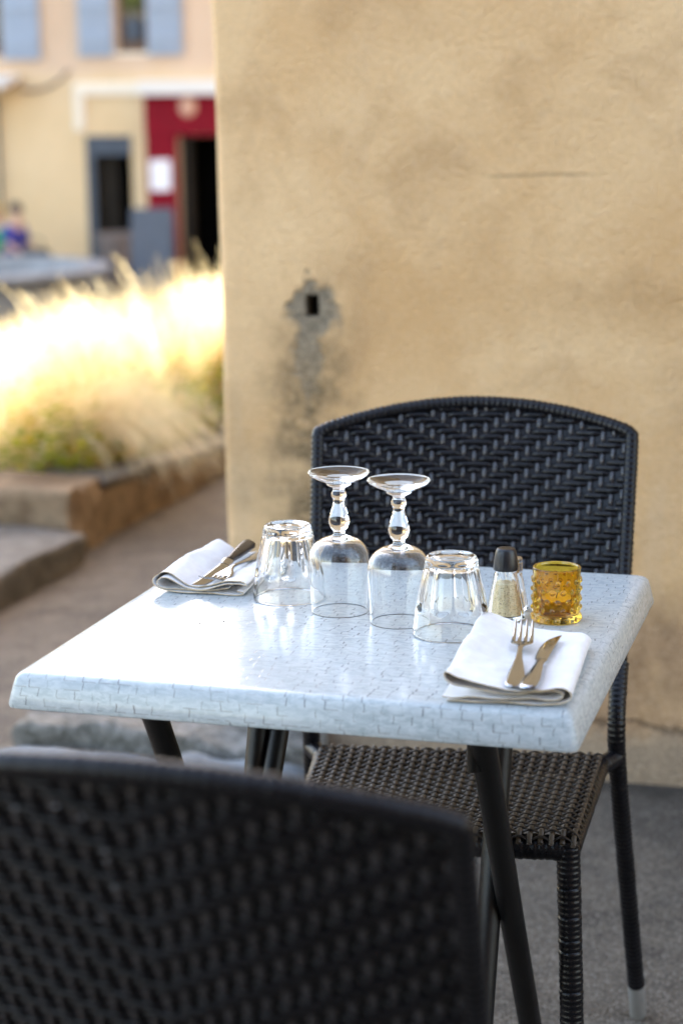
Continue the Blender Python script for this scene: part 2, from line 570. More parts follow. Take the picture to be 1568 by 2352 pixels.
def edge_wob(z):
    return 0.006 * mnoise.noise(Vector((z * 1.3, 2.2, 0))) + 0.004 * mnoise.noise(Vector((z * 6, 9.2, 0))) - .010 * (z - .5)


wb = MB()
zs = sorted(set([-0.3, 0, hz0, hz1] + list(np.arange(.06, 2.2, .06)) + [2.6, 3.2, 4, 5, 7, 10, WH]))
xcols = sorted(set([hx0, hx1] + list(np.arange(WX + .06, 1.6, .09)) + [1.9, 2.4, 3.2, 4.5, 7.0]))
R0 = .022
rows = []
for z in zs:
    row = []
    e = WX + edge_wob(z)
    row.append((e, 22.0, z)); row.append((e, 10.0, z)); row.append((e, 4.0, z)); row.append((e, WY + .1, z))
    for k in range(6):
        a = PI / 2 * k / 5
        row.append((e + R0 - R0 * math.cos(a), WY + R0 - R0 * math.sin(a), z))
    for x in xcols:
        y = WY + .006 * mnoise.noise(Vector((x * 1.7, z * 1.7, 4.4))) if not (x in (hx0, hx1) or z in (hz0, hz1)) else WY
        if x not in (hx0, hx1) and 0 <= z < .14: y -= smooth01((.14 - z) / .14) * (.012 + .016 * (mnoise.noise(Vector((x * 5, z * 3, 1.7))) + .5))
        row.append((x, y, z))
    row.append((7.0, 22.0, z))
    rows.append(row)
nc = len(rows[0])
fs = []
iz = zs.index(hz0); ixh = 10 + xcols.index(hx0)
for i in range(len(rows) - 1):
    for j in range(nc - 1):
        if i == iz and j == ixh: continue
        fs.append((i * nc + j, i * nc + j + 1, (i + 1) * nc + j + 1, (i + 1) * nc + j))
    fs.append((i * nc + nc - 1, i * nc, (i + 1) * nc, (i + 1) * nc + nc - 1))
top = (len(rows) - 1) * nc
fs.append(tuple(top + j for j in range(nc)))
wb.add([p for r in rows for p in r], fs)
D = .09
hole = [(hx0, WY, hz0), (hx1, WY, hz0), (hx1, WY, hz1), (hx0, WY, hz1)]
wb.add(hole + [(x, y + D, z) for x, y, z in hole], [(0, 1, 5, 4), (1, 2, 6, 5), (2, 3, 7, 6), (3, 0, 4, 7), (4, 5, 6, 7)])
bo = wb.build('plaster_building', M['plaster'], None, True, 35)
tag(bo, 'weathered ochre plaster building corner with small square drain hole in grey patch', 'building')
hc = MB()
hc.box((hx0 - .0, WY + .055, hz0 - .0), (hx1 + .0, WY + .075, hz1 + .0))
hc.build('hole_black_back', M['dark_recess'], bo, False)  # black sheet stands in for the unlit depth of the hole
rl = MB()
rl.box((WX - .35, WY - .35, WH), (7.3, 22.3, WH + .14))
rl.build('roof', M['roof_tile'], bo, False)

# ---- unseen house added behind the photographer to darken light on the chairs
ob = MB(); ob.box((-1.6, -14, -.3), (12, -6.6, 7.6))
obo = ob.build('added_lane_house', M['blocker_stone'], None, False)
tag(obo, 'unseen brown stone house added behind the camera to darken light on the chairs', 'building')
k_ = MB()
for (x0_, x1_, z0_, z1_) in ((-.2, .9, 0, 2.3), (2.2, 3.3, .9, 2.4), (5.0, 6.1, .9, 2.4), (-.1, .8, 3.6, 5.1), (2.3, 3.2, 3.6, 5.1), (5.1, 6.0, 3.6, 5.1)):
    k_ = MB(); k_.box((x0_, -6.62, z0_), (x1_, -6.57, z1_)); sh_ = k_.build('shutter', M['brown_wood'], obo, False)
k_ = MB(); k_.box((-1.9, -14.3, 7.601), (12.3, -6.2, 7.8)); k_.build('roof', M['roof_tile'], obo, False)

# ---- rough stones at the foot of the corner
s = MB(); rbox(s, (-.83, 1.66, -.05), (-.20, 1.862, .085), .02, .022, 14, seed=1)
tag(s.build('stone_block', M['rough_stone'], None, True, 60), 'rough grey stone block with pebbly face at the foot of the plaster corner', 'stone')
s = MB(); rbox(s, (-.84, 1.30, -.05), (-.47, 1.64, .055), .03, .016, 12, seed=4)
tag(s.build('stone_slab', M['slab_stone'], None, True, 60), 'flat blue grey stone slab under the left side of the table', 'stone')
s = MB(); rbox(s, (-.45, 1.36, -.05), (-.16, 1.63, .075), .035, .018, 12, seed=8)
tag(s.build('boulder', M['slab_stone'], None, True, 60), 'small rounded pale boulder beside the flat slab behind the table leg', 'stone')

# ---- planter and step on the left
pl = empty('stone_planter', (-1.5, 4.6, 0))
tag(pl, 'low rough stone planter full of feather grass along the path', 'planter')
def loc(mb, root):
    ox, oy, oz = root.location
    mb.v = [(x - ox, y - oy, z - oz) for x, y, z in mb.v]
    return mb
def taper(mb):
    mb.v = [(x, y, z + (.085 * smooth01((5.0 - y) / 1.6) if z > .05 else 0)) for x, y, z in mb.v]
s = MB(); rbox(s, (-1.72, 3.70, -.05), (-1.475, 7.6, .09), .025, .022, 22, seed=11); taper(s)
loc(s, pl).build('side_wall', M['planter_stone'], pl, True, 60)
s = MB(); rbox(s, (-4.6, 3.42, -.05), (-1.47, 3.70, .205), .03, .024, 22, seed=15)
loc(s, pl).build('end_wall', M['planter_stone'], pl, True, 60)
s = MB(); rbox(s, (-1.735, 3.705, .088), (-1.465, 7.62, .118), .012, .010, 22, seed=21); taper(s)
loc(s, pl).build('coping', M['kerb_stone'], pl, True, 60)
s = MB(); s.grid([[(x, y, .09 + .02 * mnoise.noise(Vector((x * 3, y * 3, 0)))) for x in np.linspace(-4.6, -1.6, 16)] for y in np.linspace(3.65, 7.6, 22)], flip=True)
loc(s, pl).build('soil', M['soil'], pl, True, 180)
s = MB(); rbox(s, (-4.2, 2.35, -.05), (-1.405, 3.40, .10), .02, .014, 16, seed=31)
tag(s.build('stone_step', M['kerb_stone'], None, True, 60), 'low worn stone step in front of the planter end', 'step')


# ---- feather grass
def blade(mb, base, az, lean, length, w, droop, seg=7, twist=0.0):
    p = np.array(base, float)
    d = np.array([math.cos(az), math.sin(az)])
    side = np.array([-d[1], d[0], 0]) if random.random() < .5 else np.array([1, 0, 0])
    L, Rr = [], []
    ang = lean
    for k in range(seg + 1):
        t = k / seg
        ww = w * (1 - .75 * t)
        L.append(tuple(p - side * ww)); Rr.append(tuple(p + side * ww))
        st = length / seg
        p = p + np.array([d[0] * math.sin(ang) * st, d[1] * math.sin(ang) * st, math.cos(ang) * st])
        ang += droop / seg * (0.4 + 1.2 * t)
    mb.grid([L, Rr])


def px_of(p):
    d = np.array(p) - CAM
    return CW / 2 + CF * np.dot(d, AX[0]) / np.dot(d, AX[2]), float(np.dot(d, AX[2]))


fg = MB()
clumps = []
for k in range(400):
    y = 3.85 + 2.3 * random.random()
    x = -1.62 - 1.5 * random.random() ** 1.3
    px, D_ = px_of((x, y, .5))
    if px > 560 or px < -160: continue
    crest = np.interp(px, [-160, 0, 90, 150, 230, 320, 420, 480, 560], [640, 690, 725, 700, 640, 615, 590, 585, 580]) + random.uniform(-5, 85)
    zt = 1.32 - (crest - 255) / 4450 * D_
    clumps.append((x, y, max(.22, (zt - .10) / 1.04), px))
    if len(clumps) > 84: break
for (cx, cy, hh, px) in clumps:
    az0 = rad(random.gauss(178, 26)) if px < 400 else rad(random.uniform(0, 360))
    ln = random.uniform(.18, .42) if px < 400 else random.uniform(.0, .18)
    wv = random.uniform(.7, 1.5)
    for b in range(150):
        stray = random.random() < .25
        az = az0 + random.gauss(0, .35) if not stray else random.uniform(0, 2 * PI)
        r = random.uniform(0, .05)
        a2 = random.uniform(0, 2 * PI)
        blade(fg, (cx + r * math.cos(a2), cy + r * math.sin(a2), .09), az, max(0, ln + random.gauss(0, .10)), hh * random.uniform(.55, 1.1), random.uniform(.0009, .0024) * wv, random.uniform(.15, .9))
for k in range(150):
    cx, cy, hh, px = random.choice(clumps)
    az = rad(random.gauss(182, 22)) if px < 430 else rad(random.gauss(150, 90))
    blade(fg, (cx + random.gauss(0, .04), cy + random.gauss(0, .04), .12), az, random.uniform(.22, .5) if px < 430 else random.uniform(0, .2), hh * random.uniform(1.0, 1.22), random.uniform(.003, .006), random.uniform(.2, .7), 8)
fo = fg.build('feather_grass', M['straw'], None, True, 180)
tag(fo, 'glowing mass of straw coloured feather grass filling the stone planter', 'grass', kind='stuff')

tf = MB()
for b in range(620):
    az = random.gauss(rad(-6), rad(13))
    c = (-1.86 + random.gauss(0, .03), 4.12 + random.gauss(0, .08), .12)
    blade(tf, c, az, random.uniform(.40, .85), random.uniform(.52, .80), random.uniform(.0012, .0028), random.uniform(1.7, 2.4), 12)
to = tf.build('grass_tuft', M['shade_straw'], None, True, 180)
tag(to, 'pale feather grass tuft drooping over the planter edge onto the path', 'grass tuft')

wd = MB()
for k in range(9000):
    y = random.uniform(3.72, 6.6)
    if y < 4.3 and random.random() < .45: y = random.uniform(4.4, 6.0)
    x = -1.56 - abs(random.gauss(0, .28)) - (0.02 if y > 3.8 else 0)
    z = .12 + (.05 if y < 4.1 else 0) + abs(random.gauss(0, .11))
    a = random.uniform(0, 2 * PI); t = random.uniform(-.6, .6); l = random.uniform(.018, .05); w = l * random.uniform(.25, .5)
    d = Vector((math.cos(a) * math.cos(t), math.sin(a) * math.cos(t), math.sin(t)))
    sd = d.cross(Vector((0, 0, 1))).normalized() * w
    p = Vector((x, y, z))
    wd.add([p, p + d * l * .5 + sd, p + d * l, p + d * l * .5 - sd], [(0, 1, 2, 3)])
wo = wd.build('weeds', M['green_leaf'], None, False)
tag(wo, 'low green leafy weeds growing under the feather grass', 'weeds', kind='stuff')
fl_spots = [(-1.62, 3.80), (-1.68, 3.76), (-1.78, 3.82), (-1.64, 3.98), (-1.92, 3.78)]
f0 = MB()
for k in range(9):
    a = 2 * PI * k / 9
    d = Vector((math.cos(a), math.sin(a), .25)) * .016
    sd = Vector((-math.sin(a), math.cos(a), 0)) * .005
    f0.add([Vector((0, 0, 0)), d * .6 + sd, d, d * .6 - sd], [(0, 1, 2, 3)])
fmesh = None
for i, (x, y) in enumerate(fl_spots):
    if fmesh is None:
        o = f0.build('yellow_flower', M['flower_petal'], None, False); fmesh = o
    else:
        o = fmesh.copy(); COL.objects.link(o)
    o.location = (x, y, .26 + .01 * i); o.rotation_euler = (random.uniform(-.5, .5), -.6, i)
    tag(o, 'small orange yellow flower among the weeds at the planter edge', 'flower', 'yellow flowers in the planter')

# ================================================================== FAR SIDE OF THE SQUARE
FD = 29.0
fwd = np.array([math.sin(YAW), math.cos(YAW), 0.0])
fyaw = rad(6)
nrm = -np.array([math.sin(YAW + fyaw), math.cos(YAW + fyaw), 0.0])
FXA = np.array([math.cos(YAW + fyaw), -math.sin(YAW + fyaw), 0.0])
FP = CAM + fwd * FD + np.array([math.cos(YAW), -math.sin(YAW), 0]) * (-3.0); FP[2] = -1.2


def fac(px, py):
    q = on_plane(px, py, FP, nrm) - FP
    return float(np.dot(q, FXA)), float(q[2])


fb = empty('far_building', FP)
fb.rotation_euler = (0, 0, math.atan2(FXA[1], FXA[0]))
tag(fb, 'beige house across the square with pale blue shutters and dark red shopfront', 'building')


def fpart(name, mat, boxes, parent=fb, smooth=False):
    """boxes: (px0,py0,px1,py1, front offset, back offset): front towards the camera is -y"""
    m = MB()
    for (a, b, c, d, f, bk) in boxes:
        x0, z1 = fac(a, b); x1, z0 = fac(c, d)
        x1 = x0 + (x1 - x0)
        m.box((min(x0, x1), -f, min(z0, z1)), (max(x0, x1), bk, max(z0, z1)))
    return m.build(name, mat, parent, smooth)


# wall with real openings (window, far-left window, door, shop)
ops = {}
def opening(px0, py0, px1, py1):
    x0, z1 = fac(px0, py0); x1, z0 = fac(px1, py1)
    return [x0, x1, max(z0, 0.0), z1]
o_win = opening(264, -110, 340, 122)
o_win2 = opening(-66, -110, 10, 128)
o_door = opening(197, 312, 312, 640)
o_shop = opening(414, 312, 560, 640)
o_win[0:2] = [o_win[0], o_win[1]]
wl = MB()
ol = [o_win, o_win2, o_door, o_shop]
gx = sorted(set([-12.0, 12.0] + [v for o in ol for v in o[:2]]))
gz = sorted(set([0.0, 8.0] + [v for o in ol for v in o[2:]]))
for i in range(len(gx) - 1):
    for j in range(len(gz) - 1):
        mx_, mz_ = (gx[i] + gx[i + 1]) / 2, (gz[j] + gz[j + 1]) / 2
        if any(o[0] < mx_ < o[1] and o[2] < mz_ < o[3] for o in ol): continue
        wl.add([(gx[i], 0, gz[j]), (gx[i + 1], 0, gz[j]), (gx[i + 1], 0, gz[j + 1]), (gx[i], 0, gz[j + 1])], [(0, 1, 2, 3)])
for (x0, x1, z0, z1) in ol:
    wl.add([(x0, 0, z0), (x1, 0, z0), (x1, 0, z1), (x0, 0, z1), (x0, .35, z0), (x1, .35, z0), (x1, .35, z1), (x0, .35, z1)],
           [(0, 1, 5, 4), (1, 2, 6, 5), (2, 3, 7, 6), (3, 0, 4, 7)])
wl.add([(-12, 0, 0), (12, 0, 0), (12, 9, 0), (-12, 9, 0), (-12, 0, 8), (12, 0, 8), (12, 9, 8), (-12, 9, 8)], [(1, 2, 6, 5), (2, 3, 7, 6), (3, 0, 4, 7)])
wl.build('wall', M['facade_paint'], fb, False)
m = MB(); m.add([(-12.4, -.5, 7.95), (12.4, -.5, 7.95), (12.4, 4.5, 9.6), (-12.4, 4.5, 9.6), (12.4, 9.4, 7.95), (-12.4, 9.4, 7.95)], [(0, 1, 2, 3), (3, 2, 4, 5), (0, 5, 4, 1)])
m.build('roof', M['roof_tile'], fb, False)


def shutter(px0, px1, pyb):
    x0, z0 = fac(px0, pyb); x1, _ = fac(px1, pyb)
    m = MB()
    zt = o_win[3]
    m.box((x0, -.06, z0), (x1, -.02, zt))
    w = x1 - x0
    for zz in (z0 + .25, (z0 + zt) / 2, zt - .25): m.box((x0 + .02, -.085, zz - .06), (x1 - .02, -.0605, zz + .06))
    for q in range(1, 5): m.box((x0 + w * q / 5 - .006, -.068, z0 + .02), (x0 + w * q / 5 + .006, -.0605, zt - .02))
    return m.build('shutter', M['shutter_paint'], fb, False)


shutter(10, 95, 137); shutter(184, 262, 130); shutter(341, 421, 127)
for o in (o_win, o_win2):
    w = MB()
    x0, x1, z0, z1 = o
    for (a, b, c, d) in ((x0, z0, x0 + .07, z1), (x1 - .07, z0, x1, z1), (x0 + .0701, z0, x1 - .0701, z0 + .16), (x0 + .0701, z1 - .07, x1 - .0701, z1), ((x0 + x1) / 2 - .03, z0 + .1601, (x0 + x1) / 2 + .03, z1 - .0701)):
        w.box((a, .10, b), (c, .17, d))
    wf = w.build('window', M['brown_wood'], fb, False)
    w = MB(); w.box((x0 + .07, .18, z0 + .16), (x1 - .07, .19, z1 - .07)); w.build('pane', M['pane_dark'], wf, False)
    if o is o_win:
        w = MB(); n = 14
        w.grid([[(x0 + .08 + (x1 - x0 - .16) * i / n, .075 + .015 * math.sin(i * 2.1), zz) for i in range(n + 1)] for zz in (z0 + .62, z1 - .1)])
        w.build('curtain', M['curtain_green'], wf, True, 180)
        w = MB(); w.box((x0 + .1, .03, z0 + .18), (x1 - .1, .09, z0 + .50)); w.build('flower_box', M['grey_frame'], wf, False)
fpart('window_sill', M['cream_trim'], [(258, 121, 346, 128, .012, 0)])
# door: grey frame, half-open dark leaf
x0, x1, z0, z1 = o_door
m = MB()
m.box((x0, -.02, z0), (x0 + .12, .12, z1)); m.box((x0 + .1201, -.02, z1 - .28), (x1, .12, z1))
dr = m.build('door', M['grey_frame'], fb, False)
m = MB(); m.box((x0 + .121, .16, z0), (x0 + .44, .21, z1 - .29)); m.build('door_leaf', M['dark_wood'], dr, False)
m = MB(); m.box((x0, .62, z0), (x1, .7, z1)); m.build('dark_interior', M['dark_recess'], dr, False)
# shopfront
sh = fpart('shopfront', M['red_paint'], [(334, 219, 620, 308, .14, 0), (338, 308.3, 416, 640, .12, 0)])
fpart('cornice', M['white_trim'], [(326, 185, 630, 215, .30, 0)], sh)
fpart('door_post', M['dark_wood'], [(416.4, 308.6, 446, 640, .02, .30)], sh)
x0, x1, z0, z1 = o_shop
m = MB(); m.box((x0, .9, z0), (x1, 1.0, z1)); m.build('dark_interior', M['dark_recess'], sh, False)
ex, ez = fac(436, 245)
m = MB(); m.lathe([(0, .02), (.10, .02), (.13, .0), (.13, -.01)], 24)
m.v = [(ex + a, -.145 - c, ez + b * 1.15) for a, b, c in m.v]
m.build('sign_emblem', M['emblem'], sh, True, 60)
for k, (pa, pb) in enumerate(((232, 238), (246, 256))):
    pass
fpart('frame_trim', M['cream_trim'], [(170, 190, 325.5, 217, .05, 0), (170, 217.3, 196, 300, .05, 0)])
# small canopy on the left with sloping top
x0, z0 = fac(-60, 205); x1, z1 = fac(47, 178)
m = MB(); m.add([(x0, -.9, z0), (x1, -.9, z0), (x1, -.9, z0 + .1), (x0, -.9, z0 + .1), (x0, -.005, z0 + .12), (x1, -.005, z0 + .12), (x1, -.005, z1 + .04), (x0, -.005, z1 + .04)],
      [(0, 1, 2, 3), (3, 2, 6, 7), (0, 4, 5, 1), (0, 3, 7, 4), (1, 5, 6, 2), (4, 7, 6, 5)])
m.build('canopy', M['white_trim'], fb, False)
m = MB(); pts = [fac(*q) for q in ((52, 206), (80, 208), (110, 200), (138, 184), (160, 160))]
m.tube(catmull([(a, -.03, b) for a, b in pts], 4), .02, 6); m.build('cable', M['pot_clay'], fb)
# street sign / dark edge at the very left
fpart('downpipe', M['grey_frame'], [(-6, 215, 5, 520, .10, -.01)])

# paper notice on the red pilaster
nx0, nz1 = fac(348, 367); nx1, nz0 = fac(397, 437)
m = MB(); m.box((nx0, -.135, nz0), (nx1, -.125, nz1))
Mf = Matrix.Translation(Vector(FP)) @ Matrix.Rotation(math.atan2(FXA[1], FXA[0]), 4, 'Z')
def far_build(mb, name, mat, smooth=False, parent=None, ang=40):
    mb.v = [tuple(Mf @ Vector(p)) for p in mb.v]
    return mb.build(name, mat, parent, smooth, ang)
tag(far_build(m, 'paper_notice', M['paper']), 'white paper notice stuck on the dark red shopfront pillar', 'notice')

# grey menu board in front of the shop
bx0, bz1 = fac(300, 478); bx1, _ = fac(398, 478)
bq = at(349, 478, 26.6)
mbx = empty('menu_board', (bq[0], bq[1], -1.2), math.atan2(FXA[1], FXA[0]))
tag(mbx, 'grey standing board on the pavement before the red shopfront', 'sign board')
hw_b = 49 / CF * 26.6; bh = bq[2] + 1.2
m = MB(); m.add([(-hw_b, -.22, .06), (hw_b, -.22, .06), (hw_b, -.01, bh), (-hw_b, -.01, bh), (-hw_b, -.19, .06), (hw_b, -.19, .06), (hw_b, .02, bh), (-hw_b, .02, bh)],
                [(0, 1, 2, 3), (7, 6, 5, 4), (0, 4, 5, 1), (1, 5, 6, 2), (2, 6, 7, 3), (3, 7, 4, 0)])
m.build('panel', M['board_grey'], mbx, False)
m = MB(); m.add([(-hw_b, .24, .06), (hw_b, .24, .06), (hw_b, .03, bh), (-hw_b, .03, bh), (-hw_b, .21, .06), (hw_b, .21, .06), (hw_b, .022, bh - .04), (-hw_b, .022, bh - .04)],
                [(0, 1, 2, 3), (7, 6, 5, 4), (0, 4, 5, 1), (1, 5, 6, 2), (2, 6, 7, 3), (3, 7, 4, 0)])
m.build('back_panel', M['board_grey'], mbx, False)
for sx in (-1, 1):
    for sy in (-.205, .225):
        m = MB(); m.tube([(sx * (hw_b - .03), sy, 0), (sx * (hw_b - .03), sy * .97, .08)], .018, 6); m.build('foot', M['dark_plastic'], mbx)
# clay pot by the door
pq = at(266, 520, 27.6)
m = MB(); hpt = pq[2] + 1.2
m.lathe([(0, 0), (.16, 0), (.2, .1), (.25, hpt * .75), (.28, hpt * .78), (.28, hpt * .9), (.24, hpt * .9), (.22, hpt * .8), (0, hpt * .8)], 24)
m.v = [(pq[0] + a, pq[1] + b, -1.2 + c) for a, b, c in m.v]
tag(m.build('plant_pot', M['pot_clay'], None, True), 'tall grey brown pot standing beside the open dark door', 'pot')

# fountain basin
BD = 23.0
bc = at(-85, 612, BD)
br = 335 / CF * BD
gzb = ground_z(bc[0], bc[1])
bs = empty('fountain_basin', (bc[0], bc[1], gzb))
tag(bs, 'round grey stone fountain basin in the square behind the grass', 'fountain')
hb = bc[2] - gzb
m = MB(); m.lathe([(br * .90, -.05), (br * .90, hb * .15), (br * .86, hb * .25), (br * .86, hb * .82), (br * .93, hb * .88)], 64); m.build('basin_wall', M['basin_stone'], bs, True, 40)
m = MB(); m.lathe([(br * .93, hb * .88), (br, hb * .9), (br * 1.005, hb * .97), (br * .99, hb), (br * .84, hb), (br * .83, hb * .97), (br * .83, hb * .55), (0, hb * .55)], 64); m.build('rim', M['basin_stone'], bs, True, 40)

# bench and people beyond the fountain
def skin_body(name, joints, edges, radii, mat, parent=None, sub=2):
    me = bpy.data.meshes.new(name)
    me.from_pydata(joints, edges, [])
    o = bpy.data.objects.new(name, me); COL.objects.link(o)
    if parent: o.parent = parent
    sk = o.modifiers.new('Skin', 'SKIN'); sk.use_smooth_shade = True
    lay = me.skin_vertices[0] if me.skin_vertices else None
    if lay is None:
        bpy.context.view_layer.objects.active = o
        me.attributes  # noqa
    for i, r in enumerate(radii):
        me.skin_vertices[0].data[i].radius = r if isinstance(r, tuple) else (r, r)
    me.skin_vertices[0].data[0].use_root = True
    ss = o.modifiers.new('Sub', 'SUBSURF'); ss.levels = sub; ss.render_levels = sub
    me.materials.append(mat)
    return o


def ellipsoid(mb, c, r, n=14, m=20, zmin=-1.0):
    rows = []
    for i in range(n + 1):
        a = -PI / 2 + PI * i / n
        z = max(math.sin(a), zmin)
        rows.append([(c[0] + r[0] * math.cos(a) * math.cos(2 * PI * j / m), c[1] + r[1] * math.cos(a) * math.sin(2 * PI * j / m), c[2] + r[2] * z) for j in range(m)])
    mb.grid(rows, closed_v=True)


def seated_person(loc_, rz, label, shirt, hair, long_hair=False):
    root = empty('person', loc_, rz)
    tag(root, label, 'person')
    # faces -y; seat at z=.45
    J = [(0, .02, .50), (0, .04, .62), (0, .03, .78), (0, .02, .93), (0, .0, 1.03), (0, -.02, 1.12), (0, -.03, 1.2),
         (-.16, .02, .95), (-.22, -.02, .74), (-.17, -.2, .60), (.16, .02, .95), (.22, -.02, .74), (.17, -.2, .60),
         (-.10, -.02, .50), (-.12, -.40, .50), (-.12, -.42, .10), (-.12, -.54, .04), (.10, -.02, .50), (.12, -.40, .50), (.12, -.42, .10), (.12, -.54, .04)]
    E = [(0, 1), (1, 2), (2, 3), (3, 4), (4, 5), (5, 6), (3, 7), (7, 8), (8, 9), (3, 10), (10, 11), (11, 12), (0, 13), (13, 14), (14, 15), (15, 16), (0, 17), (17, 18), (18, 19), (19, 20)]
    Rr = [(.15, .11), (.14, .10), (.16, .11), (.15, .10), .055, .075, .07, .06, .045, .032, .06, .045, .032, .085, .065, .045, .03, .085, .065, .045, .03]
    b = skin_body('body', J, E, Rr, M['skin'], root)
    st = skin_body('shirt', J[:4] + [J[7], J[8], J[10], J[11]], [(0, 1), (1, 2), (2, 3), (3, 4), (4, 5), (3, 6), (6, 7)],
                   [(.165, .125), (.155, .115), (.175, .125), (.165, .112), .075, .058, .075, .058], shirt, root)
    tr = skin_body('trousers', [J[0], J[13], J[14], (-.12, -.42, .14), J[17], J[18], (.12, -.42, .14)], [(0, 1), (1, 2), (2, 3), (0, 4), (4, 5), (5, 6)],
                   [(.165, .125), .098, .078, .06, .098, .078, .06], M['trousers'], root)
    m = MB(); ellipsoid(m, (0, .0, 1.20), (.088, .105, .115), zmin=-.15)
    if long_hair:
        ellipsoid(m, (0, .07, 1.08), (.095, .06, .2))
    m.build('hair', hair, root, True, 180)
    for ex_ in (-.03, .03):
        m = MB(); ellipsoid(m, (ex_, -.098, 1.165), (.010, .008, .007), 6, 8); m.build('eye', M['hair_dark'], root)
    return root


pz = at(38, 520, 26.4)
gz_ = ground_z(pz[0], pz[1])
bn = empty('stone_bench', (pz[0] - .35, pz[1] + .05, gz_), math.atan2(FXA[1], FXA[0]))
tag(bn, 'grey stone bench under the two seated people', 'bench')
m = MB(); rbox(m, (-1.1, -.2, .36), (1.1, .22, .45), .02, .004, 5); m.build('seat', M['basin_stone'], bn, True, 60)
for sx in (-.8, .8):
    m = MB(); rbox(m, (sx - .12, -.14, 0), (sx + .12, .16, .358), .02, .004, 4); m.build('support', M['basin_stone'], bn, True, 60)
fr = math.atan2(FXA[1], FXA[0])
seated_person((pz[0], pz[1], gz_), fr + rad(70), 'dark haired person in a dark blue top sitting facing right', M['shirt_blue'], M['hair_dark'])
pz2 = at(-6, 520, 26.6)
seated_person((pz2[0], pz2[1], gz_), fr - rad(20), 'blond person in a green top sitting at the left edge', M['shirt_green'], M['hair_blond'], True)
p3 = at(82, 560, 26.2)
m = MB(); rbox(m, (-.2, -.12, 0), (.2, .12, .24), .08, .01, 8)
m.tube(catmull([(-.12, 0, .22), (-.1, 0, .34), (0, 0, .38), (.1, 0, .34), (.12, 0, .22)], 4), .012, 6)
m.v = [(p3[0] + a, p3[1] + b, gz_ + .452 + c) for a, b, c in m.v]
tag(m.build('hand_bag', M['dark_plastic'], None, True, 60), 'dark bag lying on the bench beside the blue top', 'bag')

# ================================================================== WICKER CHAIR (local: back towards +y, seat rear edge at y=0)
SEATZ = .455


def hw(z): return .211 + .017 * (z - .45) / .43
def lean(z): return .015 + .195 * ((z - .45) / .43) ** 1.0 if z > .45 else .015
def ztop(u): return .862 + .036 * (1 - abs(u) ** 2.0)
def bsurf(u, z): return np.array([u * hw(z), lean(z) + .032 * (1 - u * u), z])
def bnorm(u, z):
    e = 1e-3
    a = bsurf(u + e, z) - bsurf(u - e, z); b = bsurf(u, z + e) - bsurf(u, z - e)
    n = np.cross(a, b); return n / np.linalg.norm(n)       # faces -y (front)


def strand(mb, pts, nrms, side, w, th, prof=8, mi=0):
    rows = []
    for p, n, sd in zip(pts, nrms, side):
        row = []
        for k in range(prof):
            a = 2 * PI * k / prof
            row.append(tuple(p + sd * (math.cos(a) * w / 2) + n * (math.sin(a) * th / 2)))
        rows.append(row)
    mb.grid(rows, closed_v=True, mi=mi)


